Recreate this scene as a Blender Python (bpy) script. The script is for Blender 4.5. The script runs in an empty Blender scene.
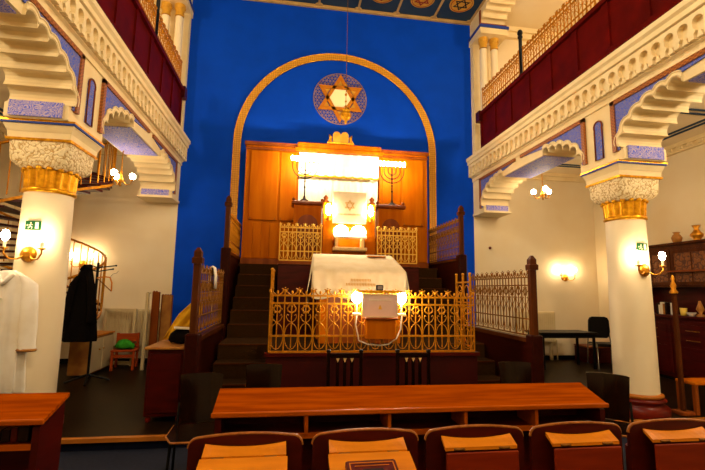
import bpy, bmesh, math, random
from mathutils import Vector, Matrix
from math import pi, sin, cos
random.seed(7)
scn = bpy.context.scene
col = scn.collection

# ------------------------------------------------------------------ materials
def new_mat(name):
    m = bpy.data.materials.new(name); m.use_nodes = True
    nt = m.node_tree; b = nt.nodes['Principled BSDF']
    return m, nt, b

def lin(h):
    h = h.lstrip('#'); c = [int(h[i:i+2], 16)/255 for i in (0, 2, 4)]
    return tuple(x/12.92 if x <= .04045 else ((x+.055)/1.055)**2.4 for x in c) + (1,)

def coords(nt, scale):
    tc = nt.nodes.new('ShaderNodeTexCoord'); mp = nt.nodes.new('ShaderNodeMapping')
    mp.inputs['Scale'].default_value = scale
    nt.links.new(tc.outputs['Object'], mp.inputs['Vector'])
    return mp.outputs['Vector']

def plain(name, c1, c2=None, scale=(3, 3, 3), rough=.6, metal=0, bump=0, detail=4, spec=.18):
    m, nt, b = new_mat(name)
    c1 = lin(c1); c2 = lin(c2) if c2 else c1
    v = coords(nt, scale)
    n = nt.nodes.new('ShaderNodeTexNoise'); n.inputs['Scale'].default_value = 1; n.inputs['Detail'].default_value = detail
    nt.links.new(v, n.inputs['Vector'])
    r = nt.nodes.new('ShaderNodeValToRGB'); r.color_ramp.elements[0].position = .35; r.color_ramp.elements[1].position = .65
    r.color_ramp.elements[0].color = c1; r.color_ramp.elements[1].color = c2
    nt.links.new(n.outputs['Fac'], r.inputs['Fac']); nt.links.new(r.outputs['Color'], b.inputs['Base Color'])
    b.inputs['Roughness'].default_value = rough; b.inputs['Metallic'].default_value = metal
    b.inputs['Specular IOR Level'].default_value = spec
    if bump:
        bp = nt.nodes.new('ShaderNodeBump'); bp.inputs['Strength'].default_value = bump; bp.inputs['Distance'].default_value = .02
        nt.links.new(n.outputs['Fac'], bp.inputs['Height']); nt.links.new(bp.outputs['Normal'], b.inputs['Normal'])
    return m

def damask(name, c1, c2, scale=9, thr=.5, rough=.6):
    """two-tone curling ornament"""
    m, nt, b = new_mat(name)
    v = coords(nt, (scale,)*3)
    n = nt.nodes.new('ShaderNodeTexNoise'); n.inputs['Scale'].default_value = .8; n.inputs['Detail'].default_value = 1
    n.inputs['Distortion'].default_value = 2.2
    nt.links.new(v, n.inputs['Vector'])
    w = nt.nodes.new('ShaderNodeMath'); w.operation = 'PINGPONG'; w.inputs[1].default_value = .06
    nt.links.new(n.outputs['Fac'], w.inputs[0])
    r = nt.nodes.new('ShaderNodeValToRGB'); r.color_ramp.elements[0].position = .018*thr*2; r.color_ramp.elements[1].position = .03*thr*2
    r.color_ramp.elements[0].color = lin(c2); r.color_ramp.elements[1].color = lin(c1)
    nt.links.new(w.outputs[0], r.inputs['Fac']); nt.links.new(r.outputs['Color'], b.inputs['Base Color'])
    b.inputs['Roughness'].default_value = rough; b.inputs['Specular IOR Level'].default_value = .1
    return m

def checker(name, c1, c2, scale, rough=.5, rot=0, metal=0):
    m, nt, b = new_mat(name)
    v = coords(nt, (scale,)*3)
    v.node.inputs['Rotation'].default_value = (0, rot, 0)
    n = nt.nodes.new('ShaderNodeTexChecker'); n.inputs['Scale'].default_value = 1
    n.inputs['Color1'].default_value = lin(c1); n.inputs['Color2'].default_value = lin(c2)
    nt.links.new(v, n.inputs['Vector']); nt.links.new(n.outputs['Color'], b.inputs['Base Color'])
    b.inputs['Roughness'].default_value = rough; b.inputs['Metallic'].default_value = metal
    return m

def carved(name, c1, c2, scale=14):
    m, nt, b = new_mat(name)
    v = coords(nt, (scale,)*3)
    n = nt.nodes.new('ShaderNodeTexVoronoi'); n.feature = 'SMOOTH_F1'; n.inputs['Scale'].default_value = 1
    nt.links.new(v, n.inputs['Vector'])
    w = nt.nodes.new('ShaderNodeMath'); w.operation = 'PINGPONG'; w.inputs[1].default_value = .25
    nt.links.new(n.outputs['Distance'], w.inputs[0])
    bp = nt.nodes.new('ShaderNodeBump'); bp.inputs['Strength'].default_value = 1; bp.inputs['Distance'].default_value = .025
    nt.links.new(w.outputs[0], bp.inputs['Height']); nt.links.new(bp.outputs['Normal'], b.inputs['Normal'])
    r = nt.nodes.new('ShaderNodeValToRGB'); r.color_ramp.elements[0].color = lin(c2); r.color_ramp.elements[1].color = lin(c1)
    r.color_ramp.elements[0].position = .02; r.color_ramp.elements[1].position = .1
    nt.links.new(w.outputs[0], r.inputs['Fac']); nt.links.new(r.outputs['Color'], b.inputs['Base Color'])
    b.inputs['Roughness'].default_value = .7
    return m

def glow(name, c, s):
    m, nt, b = new_mat(name)
    b.inputs['Base Color'].default_value = lin(c); b.inputs['Emission Color'].default_value = lin(c)
    b.inputs['Emission Strength'].default_value = s
    return m

def glass(name):
    m, nt, b = new_mat(name)
    b.inputs['Transmission Weight'].default_value = .9; b.inputs['Roughness'].default_value = .05
    b.inputs['Base Color'].default_value = (.8, .8, .75, 1); b.inputs['IOR'].default_value = 1.05
    return m

M = dict(
    blue=plain('wall_blue', '#0a48d2', '#0a44c6', (2, 2, 2), .6, spec=.03),
    cream=plain('plaster_cream', '#eddcb8', '#e9d4aa', (1.5, 1.5, 1.5), .8),
    stucco=plain('stucco_ivory', '#eed9a8', '#e8d09a', (4, 4, 4), .6),
    column=plain('column_paint', '#f2e2c0', '#eedcb6', (2, 2, 2), .5),
    carve=carved('carved_stucco', '#f4e0b0', '#c09a58', 30),
    gold=plain('gold_leaf', '#f0b020', '#c88410', (20, 20, 20), .3, .6),
    brass=plain('brass', '#cf8f2a', '#b97a1e', (20, 20, 20), .35, .8),
    gilt=plain('gilded_iron', '#cc8614', '#ac6c0a', (25, 25, 25), .42, .4),
    bronze=plain('bronze_iron', '#94601c', '#704410', (25, 25, 25), .45, .3),
    band=checker('quilted_gold_band', '#e0a020', '#c8860c', 30, .5, pi/4),
    frame=checker('panel_frame', '#a86014', '#804408', 34, .5, pi/4),
    spandrel=damask('blue_gold_ornament', '#4a62c8', '#8a80a0', 9, .5),
    soffit=damask('lilac_blue_ornament', '#5a68d8', '#b8a8c8', 10, .7),
    blueline=plain('blue_line', '#25409a', None, (1, 1, 1), .5),
    panelblue=plain('ceiling_panel_blue', '#2c4258', '#243a52', (3, 3, 3), .7),
    ceilrib=plain('ceiling_rib', '#c8a468', '#b8945a', (5, 5, 5), .6),
    medal=plain('medallion_gold', '#d8a438', '#c89028', (8, 8, 8), .5),
    medred=plain('medallion_red', '#8e1d10', None, (8, 8, 8), .5),
    medblack=plain('medallion_black', '#141216', None, (8, 8, 8), .5),
    mahog=plain('mahogany', '#4a0a03', '#360602', (3, 3, 14), .35, detail=6),
    mahogx=plain('mahogany_lengthwise', '#4c0c03', '#380702', (2, 20, 20), .3, detail=6),
    para=plain('parapet_wood', '#5a0a04', '#480803', (3, 3, 3), .5, spec=.05),
    podium=plain('podium_oxblood', '#3c0602', '#300502', (3, 3, 3), .5),
    oak=plain('honey_oak', '#b86204', '#a45002', (8, 8, 1), .4, detail=6, spec=.03),
    oakd=plain('dark_oak', '#8a4208', '#743204', (8, 8, 1), .4, detail=6),
    brownwood=plain('brown_wood', '#542808', '#421c05', (10, 10, 2), .4, detail=6, spec=.1),
    desk=plain('desk_wood', '#a24802', '#843402', (2, 26, 26), .42, detail=7, spec=0),
    deskedge=plain('desk_edge', '#c05c06', '#a84c04', (2, 20, 20), .35, spec=.05),
    seatback=plain('seat_back_wood', '#4c1003', '#380a02', (3, 14, 14), .3, detail=7),
    seatedge=plain('ply_edge_and_highlight', '#a8662a', '#8a501c', (30, 30, 30), .3),
    board=plain('book_board_wood_lit', '#dc8412', '#c87208', (3, 18, 18), .4, detail=6),  # board wood as lit from above, brightness put into the colour
    boardshade=plain('book_board_wood_shaded', '#8a2c06', '#742004', (2, 20, 20), .35, detail=6),  # same board wood hanging unlit, its shade put into the colour
    carpet=plain('stair_carpet', '#38220a', '#2e1a06', (60, 60, 60), .95, bump=.2, spec=.05),
    floorlow=plain('floor_blue_grey', '#1c2030', '#161a28', (30, 30, 30), .8),
    floorup=plain('floor_brown_vinyl', '#1e1206', '#170d04', (6, 6, 6), .36, spec=.06),
    edge=plain('step_edge_wood', '#b86f24', '#a05c1a', (3, 20, 20), .4),
    riser=plain('step_riser_blue', '#0a1230', '#080e28', (9, 9, 9), .8),
    plyblack=plain('dark_plywood', '#1c0b03', '#130602', (3, 3, 12), .16, detail=6, spec=.22),
    black=plain('black_metal', '#0c0b0b', None, (5, 5, 5), .4),
    blackcloth=plain('black_cloth', '#0a0504', '#060302', (30, 30, 30), .95, spec=.1),
    chrome=plain('chrome', '#c8c4bc', None, (5, 5, 5), .2, .9),
    white=plain('white_cotton', '#efe9dc', '#e6ddca', (6, 6, 6), .9, bump=.15),
    cloth=plain('ivory_cloth', '#dcc8a4', '#d2bc94', (5, 5, 5), .9, bump=.2),
    emb=plain('gold_embroidery', '#c89a50', '#b88840', (30, 30, 30), .6),
    curtain=plain('white_satin', '#fbf3da', '#f6eccb', (5, 5, 5), .7),
    fringe=plain('gold_fringe', '#d9a41c', '#c08c10', (40, 40, 40), .5),
    yellow=plain('yellow_cloth', '#dca41c', '#cc9414', (10, 10, 10), .9),
    redpaint=plain('orange_red_wood', '#b84a14', '#a84010', (3, 3, 10), .45),
    green=plain('green_cloth', '#3fae28', '#2f9020', (12, 12, 12), .9),
    paper=plain('paper', '#e8dcc0', '#ddd0b0', (4, 4, 4), .8),
    offwhite=plain('cream_enamel', '#dcc898', '#d4be8c', (3, 3, 3), .5),
    plaquem=plain('pinkish_plaque', '#d8b8a8', '#d0ae9e', (5, 5, 5), .4),
    grey=plain('grey_print', '#8e8078', None, (5, 5, 5), .6),
    exitgreen=plain('exit_sign_green', '#125028', None, (5, 5, 5), .5),
    bookdark=plain('dark_leather', '#1c0c08', '#2a120a', (20, 20, 20), .5),
    bookred=plain('red_leather', '#5a1408', '#4a1006', (20, 20, 20), .4),
    cable=plain('white_cable', '#e0d4c0', None, (5, 5, 5), .6),
    clay=plain('tan_ceramic', '#b07832', '#98602a', (8, 8, 8), .4),
    yellowcup=plain('yellow_ceramic', '#e0c050', None, (5, 5, 5), .4),
    glass=glass('cabinet_glass'),
    bulb=glow('bulb_warm', '#ffe4b8', 110),
    candle=glow('bulb_candle', '#ffe4bc', 130),
    lamp=glow('bulb_bright', '#ffebc8', 190),
    chand=glow('bulb_chandelier', '#ffe8c4', 60),
    orange=plain('star_orange', '#cc7c10', '#c0700c', (8, 8, 8), .5),
    lattice=plain('lattice_mauve', '#a88c88', '#987c7c', (8, 8, 8), .6),
    iron=plain('dark_iron', '#2c1606', '#221004', (8, 8, 8), .5),
    opal=glow('opal_glass', '#ffecc8', 22),
    carvedwood=carved('carved_brown_wood', '#80480f', '#4c2408', 16),
    wedge=plain('pale_inlay', '#dcb478', '#d0a868', (8, 8, 8), .5),
    palegold=plain('pale_gilded_iron', '#f0c050', '#e0a838', (20, 20, 20), .45, .1),
    stringerwood=plain('dark_stair_wood', '#300a02', '#260702', (2, 20, 20), .4, detail=6, spec=.08),
    marble=plain('plinth_red', '#6e1a0a', '#5a1206', (4, 4, 4), .3),
)

# ------------------------------------------------------------------ mesh builder
class MB:
    def __init__(s): s.v = []; s.f = []; s.sm = []
    def add(s, vs, fs, smooth=False):
        o = len(s.v); s.v += [tuple(v) for v in vs]
        for f in fs: s.f.append(tuple(o+i for i in f)); s.sm.append(smooth)
        return s
    def box(s, x0, x1, y0, y1, z0, z1):
        vs = [(x, y, z) for x in (x0, x1) for y in (y0, y1) for z in (z0, z1)]
        return s.add(vs, [(0, 1, 3, 2), (4, 6, 7, 5), (0, 4, 5, 1), (2, 3, 7, 6), (0, 2, 6, 4), (1, 5, 7, 3)])
    def obox(s, c, ax, ay, az):
        c, ax, ay, az = map(Vector, (c, ax, ay, az))
        vs = [c+i*ax+j*ay+k*az for i in (-1, 1) for j in (-1, 1) for k in (-1, 1)]
        return s.add(vs, [(0, 1, 3, 2), (4, 6, 7, 5), (0, 4, 5, 1), (2, 3, 7, 6), (0, 2, 6, 4), (1, 5, 7, 3)])
    def bbox(s, x0, x1, y0, y1, z0, z1, b=.008):
        """box with chamfered vertical and top edges"""
        b = min(b, (x1-x0)*.4, (y1-y0)*.4, (z1-z0)*.4)
        def ring(x0, x1, y0, y1, z): return [(x0+b, y0, z), (x1-b, y0, z), (x1, y0+b, z), (x1, y1-b, z), (x1-b, y1, z), (x0+b, y1, z), (x0, y1-b, z), (x0, y0+b, z)]
        rs = [ring(x0+b, x1-b, y0+b, y1-b, z0), ring(x0, x1, y0, y1, z0+b), ring(x0, x1, y0, y1, z1-b), ring(x0+b, x1-b, y0+b, y1-b, z1)]
        return s.loft(rs)
    def loft(s, rings, smooth=False, closed=True, cap=True):
        n = len(rings[0]); vs = [p for r in rings for p in r]; fs = []
        m = n if closed else n-1
        for k in range(len(rings)-1):
            for i in range(m):
                j = (i+1) % n; fs.append((k*n+i, k*n+j, (k+1)*n+j, (k+1)*n+i))
        s.add(vs, fs, smooth)
        if cap and closed:
            s.add(rings[0], [tuple(range(n))[::-1]]); s.add(rings[-1], [tuple(range(n))])
        return s
    def lathe(s, prof, c=(0, 0, 0), n=20, smooth=True, mod=None):
        rings = []
        for r, z in prof:
            ring = []
            for i in range(n):
                a = 2*pi*i/n; rr = r*(mod(a) if mod else 1)
                ring.append((c[0]+rr*cos(a), c[1]+rr*sin(a), c[2]+z))
            rings.append(ring)
        return s.loft(rings, smooth)
    def tube(s, path, r=.01, n=6, smooth=True, closed=False):
        P = [Vector(p) for p in path]; rings = []
        N = len(P)
        for i in range(N):
            if closed: t = P[(i+1) % N]-P[i-1]
            else: t = P[min(i+1, N-1)]-P[max(i-1, 0)]
            t.normalize()
            a = Vector((0, 0, 1)) if abs(t.z) < .9 else Vector((1, 0, 0))
            if i == 0: u = t.cross(a).normalized()
            else:
                u = (u-t*u.dot(t)); u = u.normalized() if u.length > 1e-6 else t.cross(a).normalized()
            w = t.cross(u); rr = r[i] if isinstance(r, (list, tuple)) else r
            rings.append([P[i]+rr*(cos(2*pi*k/n)*u+sin(2*pi*k/n)*w) for k in range(n)])
        if closed: rings.append(rings[0])
        return s.loft(rings, smooth, cap=not closed)
    def prism(s, poly, f, d):
        """polygon points (a,b) -> f(a,b) 3-D, extruded by vector d"""
        n = len(poly); A = [Vector(f(*p)) for p in poly]; B = [p+Vector(d) for p in A]
        s.add(A+B, [tuple(range(n))[::-1], tuple(range(n, 2*n))] + [(i, (i+1) % n, n+(i+1) % n, n+i) for i in range(n)])
        return s
    def ball(s, c, r, n=10, m=6, sx=1, sy=1, sz=1):
        rings = []
        for j in range(1, m):
            p = pi*j/m
            rings.append([(c[0]+r*sx*sin(p)*cos(2*pi*i/n), c[1]+r*sy*sin(p)*sin(2*pi*i/n), c[2]-r*sz*cos(p)) for i in range(n)])
        return s.loft(rings, True)
    def mesh(s, name):
        me = bpy.data.meshes.new(name); me.from_pydata(s.v, [], s.f)
        for p, q in zip(me.polygons, s.sm): p.use_smooth = q
        bm = bmesh.new(); bm.from_mesh(me)
        bmesh.ops.recalc_face_normals(bm, faces=bm.faces); bm.to_mesh(me); bm.free()
        me.update(); return me

def obj(name, mb, mat, parent=None, label=None, loc=(0, 0, 0), rz=0, rot=None):
    me = mb if isinstance(mb, bpy.types.Mesh) else mb.mesh(name)
    if not me.materials: me.materials.append(mat)
    o = bpy.data.objects.new(name, me); col.objects.link(o)
    o.location = loc; o.rotation_euler = rot if rot else (0, 0, rz)
    if parent: o.parent = parent
    if label: o['label'] = label
    return o
def tag(o, label, cat, group=None, kind=None):
    o['label'] = label; o['category'] = cat
    if group: o['group'] = group
    if kind: o['kind'] = kind
    return o
def thing(name, label, cat, loc=(0, 0, 0), rz=0, group=None):
    o = bpy.data.objects.new(name, None); col.objects.link(o); o.empty_display_size = .1
    o.location = loc; o.rotation_euler = (0, 0, rz)
    return tag(o, label, cat, group)
def struct(name, mb, mat, parent=None):
    o = obj(name, mb, mat, parent)
    if not parent: o['kind'] = 'structure'
    return o
def copy_tree(o, parent=None):
    c = o.copy(); col.objects.link(c)
    if parent: c.parent = parent
    for ch in o.children: copy_tree(ch, c)
    return c
def arc(cx, cz, r, a0, a1, n=8, rz=None):
    rz = rz or r
    return [(cx+r*cos(a0+(a1-a0)*i/n), cz+rz*sin(a0+(a1-a0)*i/n)) for i in range(n+1)]
XZ = lambda y: (lambda a, b: (a, y, b))
YZ = lambda x: (lambda a, b: (x, a, b))

# ------------------------------------------------------------------ the room
XL, XR, D, H = -2.33, 4.10, 8.9, 8.05
OL, OR = -5.36, 7.13            # outer aisle walls
YB = -2.6                       # wall behind the viewer
UP = .12                        # raised floor level
T = .6                          # arcade thickness
CY = 4.92                       # column row
GZ = 4.67                       # gallery floor

struct('floor', MB().box(OL, OR, YB, 4.66, -.1, 0), M['floorlow'])
struct('floor_raised', MB().box(OL, OR, 4.66, D, -.1, UP), M['floorup'])
struct('trim_1', MB().box(OL, -1.07, 4.60, 4.66, .085, UP+.004).box(3.02, OR, 4.60, 4.66, .085, UP+.004), M['edge'])
struct('trim_2', MB().box(OL, OR, 4.645, 4.66, 0, .085), M['riser'])
struct('wall_back', MB().box(XL, XR, D, D+.2, 0, H), M['blue'])
struct('wall_back_left', MB().box(OL-.2, XL, D, D+.2, 0, H), M['cream'])
struct('wall_back_right', MB().box(XR, OR+.2, D, D+.2, 0, H), M['cream'])
struct('wall_left', MB().box(OL-.2, OL, YB, D, 0, H), M['cream'])
struct('wall_right', MB().box(OR, OR+.2, YB, D, 0, H), M['cream'])
struct('wall_front', MB().box(OL-.2, OR+.2, YB-.2, YB, 0, H), M['cream'])
struct('baseboard_back', MB().box(XR+.05, OR, D-.02, D, UP, UP+.09).box(OL, XL-.05, D-.02, D, UP, UP+.09), M['black'])

# nave ceiling: panels, ribs and painted star medallions
ceil = struct('ceiling', MB().box(XL-.1, XR+.1, YB, D, H+.02, H+.2), M['panelblue'])
rib = MB(); pitch = .91
xs = [XR-.02-pitch*i for i in range(8)]
for x in xs: rib.box(x-.022, x+.022, 4, D, H-.015, H+.03)
ys = [D-.03-1.2*i for i in range(5)]
for y in ys: rib.box(XL, XR, y-.022, y+.022, H-.015, H+.03)
for x in xs:
    for y in ys:
        rib.lathe([(.09, -.012), (.09, .02)], (x, y, H), 16)
obj('ceiling_rib', rib, M['ceilrib'], ceil)
def star_frame(mb, r, w, f, d):
    """two interlaced triangle frames, outer radius r, bar width w"""
    for s in (1, -1):
        P = [(r*sin(2*pi*k/3)*s, r*cos(2*pi*k/3)*s) for k in range(3)]
        q = 1-2*w/r
        Q = [(x*q, z*q) for x, z in P]
        for k in range(3):
            j = (k+1) % 3
            mb.prism([P[k], P[j], Q[j], Q[k]], f, d)
for i in range(7):
    x = xs[i]-pitch/2
    for j in range(2):
        y = ys[j]-.6
        m = obj('medallion', MB().lathe([(.27, -.008), (.27, .02)], (x, y, H), 28), M['medal'], ceil)
        s = MB(); star_frame(s, .2, .028, lambda a, b: (x+a, y+b, H-.012), (0, 0, .006))
        obj('star', s, M['medblack'] if i in (0, 3) else M['medred'], m)
        obj('ring', MB().tube([(x+.235*cos(2*pi*k/24), y+.235*sin(2*pi*k/24), H-.01) for k in range(24)], .008, 5, closed=True), M['medred'], m)

# arcade walls, scalloped arches
def lobes(p0, L, h, sgn, n=6, out=.0, full=False):
    """scalloped quarter arch from spring point p0 (y,z) rising h over length L in direction sgn along y"""
    pts = []
    def P(t): return Vector((p0[0]+sgn*L*(1-cos(t)), p0[1]+h*sin(t)))
    ts = [0]; acc = [0]
    K = 200
    for k in range(1, K+1):
        acc.append(acc[-1]+(P(k*pi/2/K)-P((k-1)*pi/2/K)).length); ts.append(k*pi/2/K)
    cut = []
    for i in range(n+1):
        tgt = acc[-1]*i/n
        k = min(range(K+1), key=lambda q: abs(acc[q]-tgt)); cut.append(P(ts[k]))
    for i in range(n):
        a, b = cut[i], cut[i+1]; m = (a+b)/2; d = b-a; ln = d.length
        nrm = Vector((-d.y, d.x))/ln*sgn      # away from the opening
        u = d/ln
        R = ln/2+out
        ex = math.acos(min(1, (ln/2)/R))
        for k in range(9):
            th = (pi-ex)-(pi-2*ex)*k/8
            q = m+u*(R*cos(th))+nrm*(R*1.1*sin(th))
            if k == 0 and i > 0 and out == 0 and not full: continue
            pts.append((q.x, q.y))
    return pts
ZS, ZC, AL = 3.44, 3.87, .86
SO = .12                        # springing set in from the panel frame
Y1, Y2 = 5.2, 8.5        # far bay
Y3 = 4.64                # near bay starts here, towards the viewer
def arcade(side, X, sg):
    """sg=+1: body extends to +X (right side)"""
    ex = (sg*T, 0, 0)
    bottom = [(YB, 0), (1.05, 0), (1.05, ZS)]
    bottom += lobes((1.05, ZS), AL, ZC-ZS, 1)
    near = lobes((Y3-SO, ZS), AL, ZC-ZS, -1)
    bottom += near[::-1]
    bottom += [(Y3-SO, 3.29), (Y1+SO, 3.29)]
    far = lobes((Y1+SO, ZS), AL, ZC-ZS, 1)
    bottom += far
    end = lobes((Y2-SO, ZS), AL, ZC-ZS, -1)
    bottom += end[::-1]
    bottom += [(Y2-SO, 3.34), (D, 3.34)]
    poly = bottom+[(D, 4.2), (YB, 4.2)]
    w = struct('wall_arcade_'+side, MB().prism(poly, YZ(X), ex), M['stucco'])
    dx = -sg*.018
    for start, s, rng in ((Y3, -1, 1.55), (Y1, 1, 1.55), (Y2, -1, 1.35)):
        sp_ = start+s*SO
        lp = lobes((sp_, ZS), AL, ZC-ZS, s, out=.045)
        # keep only the outline of the offset lobes
        pl = [(start-s*.0+s*.03, ZS+.0)]
        outl = [p for p in lp if (p[0]-start)*s > .035]
        poly = [(start+s*.03, 4.03), (start+s*.03, ZS-.02), (sp_-s*.05, ZS-.02)]
        zmax = 4.0
        simp = []
        for p in outl:
            if not simp or (p[0]-simp[-1][0])*s > .004: simp.append((p[0], min(p[1], zmax)))
        poly += simp+[(start+s*rng, 4.03)]
        obj('spandrel_panel', MB().prism(poly, YZ(X), (dx, 0, 0)), M['spandrel'], w)
        fr = MB()
        y0, y1 = sorted((start-s*.03, start+s*.035)); fr.box(*sorted((X, X+dx*2)), y0, y1, ZS-.03, 4.08)
        y0, y1 = sorted((start-s*.03, start+s*(rng+.1))); fr.box(*sorted((X, X+dx*2)), y0, y1, 4.03, 4.085)
        obj('panel_frame', fr, M['frame'], w)
        rim = MB()
        p0 = lobes((sp_, ZS), AL, ZC-ZS, s, full=True); p1 = lobes((sp_, ZS), AL, ZC-ZS, s, out=.05)
        for i in range(len(p0)-1):
            rim.prism([p0[i], p0[i+1], p1[i+1], p1[i]], YZ(X), (dx*1.6, 0, 0))
        rim.tube([(X+dx*1.6, a, b) for a, b in p1], .011, 5)
        rim.tube([(X+dx*1.6, a, b) for a, b in lobes((sp_, ZS), AL, ZC-ZS, s, out=.012)], .010, 5)
        obj('archivolt', rim, M['stucco'], w)
        # blue block at the springing, blue soffit of the flat part
    so = MB()
    so.box(*sorted((X+sg*.03, X+sg*(T-.03))), Y1+SO+AL+.02, Y2-SO-AL-.02, ZC-.012, ZC+.02)
    so.box(*sorted((X+sg*.03, X+sg*(T-.03))), 1.05+AL+.1, Y3-SO-AL-.02, ZC-.012, ZC+.02)
    obj('soffit_panel', so, M['soffit'], w)
    sp = MB()
    for start, s in ((Y3, -1), (Y1, 1), (Y2, -1)):
        y0, y1 = sorted((start+s*(SO-.02), start+s*(SO+.02))); sp.box(*sorted((X+sg*.05, X+sg*(T-.05))), y0, y1, 3.30 if start != Y2 else 3.34, ZS+.02)
    obj('springer_block', sp, M['soffit'], w)
    br = MB().box(*sorted((X-sg*.02, X+sg*(T+.02))), Y2-SO-.04, D, 3.3, 3.345)
    obj('bracket_slab', br, M['stucco'], w)
    # keyhole niche over the column
    ny = (Y1+Y3)/2
    k = [(ny-.07, 3.40), (ny+.07, 3.40), (ny+.07, 3.80)]+[(a, b) for a, b in arc(ny, 3.86, .075, -.5, pi+.5, 10)]+[(ny-.07, 3.80)]
    obj('keyhole_niche', MB().prism(k, YZ(X), (dx*.8, 0, 0)), M['spandrel'], w)
    obj('niche_rim', MB().tube([(X+dx, a, b) for a, b in k], .012, 5, closed=True), M['oakd'], w)
    # cornice with a little blind arcade
    c = MB(); s = -sg
    prof = [(X+s*-.02, 4.10), (X+s*.02, 4.10), (X+s*.02, 4.17), (X+s*.045, 4.19), (X+s*.045, 4.47), (X+s*.13, 4.49), (X+s*.13, 4.55), (X+s*.16, 4.58), (X+s*.16, 4.64), (X+s*.12, 4.67), (X+s*-.02, 4.67)]
    c.prism(prof, lambda a, b: (a, YB, b), (0, D-YB, 0))
    cn = struct('trim_3' if side == 'left' else 'trim_4', c, M['stucco'])
    fz = MB(); cw = .165; n = int((D-2.2)/cw)
    for i in range(n):
        y = D-cw*(i+1); h0, h1 = 4.20, 4.475
        op = [(y+.03, h0), (y+.03, h0+.05), (y+.055, h0+.08), (y+.03, h0+.11), (y+.025, h0+.16)]
        op += [(a, b) for a, b in arc(y+cw/2, h0+.17, cw/2-.022, pi, 0, 8)]
        op += [(y+cw-.025, h0+.16), (y+cw-.03, h0+.11), (y+cw-.055, h0+.08), (y+cw-.03, h0+.05), (y+cw-.03, h0)]
        fz.prism([(y, h0)]+op+[(y+cw, h0), (y+cw, h1), (y, h1)], YZ(X+s*.04), (s*.065, 0, 0))
        fz.prism([(y+cw/2-.035, h0), (y+cw/2+.035, h0), (y+cw/2+.012, h0+.07), (y+cw/2-.012, h0+.07)], YZ(X+s*.04), (s*.05, 0, 0))
    obj('corbel_frieze', fz, M['stucco'], cn)
    # aisle ceiling / gallery floor and cornices
    xo = OR if sg > 0 else OL
    a = struct('ceiling_aisle_'+side, MB().box(*sorted((X+sg*.3, xo)), YB, D, 4.40, GZ), M['cream'])
    tr = MB()
    for dy in (0, .12):
        tr.box(*sorted((X+sg*(T+.5)+sg*dy, xo-sg*(.5+dy))), 2.2+dy, 2.25+dy, 4.385, 4.40).box(*sorted((X+sg*(T+.5+dy), xo-sg*(.5+dy))), 8.2-dy, 8.25-dy, 4.385, 4.40)
        tr.box(*sorted((X+sg*(T+.5+dy), X+sg*(T+.55+dy))), 2.2+dy, 8.25-dy, 4.385, 4.40).box(*sorted((xo-sg*(.5+dy), xo-sg*(.55+dy))), 2.2+dy, 8.25-dy, 4.385, 4.40)
        tr.box(*sorted((X+sg*(T+.5+dy), xo-sg*(.5+dy))), 5.2+dy, 5.24+dy, 4.385, 4.40)
    obj('painted_border', tr, M['panelblue'], a)
    ac = MB().box(*sorted((X+sg*T, xo)), D-.07, D, 4.24, 4.40).box(*sorted((xo-sg*.07, xo)), YB, D, 4.24, 4.40)
    ac.box(*sorted((X+sg*T, xo)), D-.12, D, 4.33, 4.40).box(*sorted((xo-sg*.12, xo)), YB, D, 4.33, 4.40)
    for i in range(30):
        y = D-.2-i*.2; ac.box(*sorted((xo-sg*.1, xo)), y-.05, y+.05, 4.27, 4.33)
    struct('trim_5' if side == 'left' else 'trim_6', ac, M['stucco'])
    # upper storey: wall over the gallery with a scalloped arch, gallery ceiling
    GS = 7.62
    up = [(D, GS), (8.32, GS)]+lobes((8.32, GS), .8, .3, -1, n=5)+[(YB, GS+.3), (YB, H), (D, H)]
    u = struct('wall_upper_'+side, MB().prism(up, YZ(X), ex), M['stucco'])
    obj('panel_frame', MB().box(*sorted((X, X-sg*.02)), 8.3, 8.36, GS, H-.06), M['oakd'], u)
    struct('ceiling_gallery_'+side, MB().box(*sorted((X+sg*.3, xo)), YB, D, 8.0, 8.2), M['cream'])
    struct('trim_7' if side == 'left' else 'trim_8', MB().box(*sorted((X+sg*T, xo)), D-.1, D, 7.75, 8.0).box(*sorted((X+sg*T, xo)), D-.16, D, 7.88, 8.0), M['stucco'])
    # pilaster strip and impost that carry the upper arch
    pi_ = MB().box(*sorted((X, X+sg*.5)), 8.75, D, GZ, 7.45)
    pi_.box(*sorted((X-sg*.03, X+sg*(T+.03))), 8.28, D, 7.42, 7.56)
    q = struct('trim_9' if side == 'left' else 'trim_10', pi_, M['stucco'])
    obj('impost_band', MB().box(*sorted((X-sg*.05, X+sg*(T+.05))), 8.25, D, 7.56, 7.62), M['blueline'], q)
    obj('soffit_edge', MB().box(*sorted((X-sg*.01, X+sg*(T+.02))), 8.3, 8.34, 7.62, 7.68), M['oakd'], q)
arcade('left', XL, -1); arcade('right', XR, 1)

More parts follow.
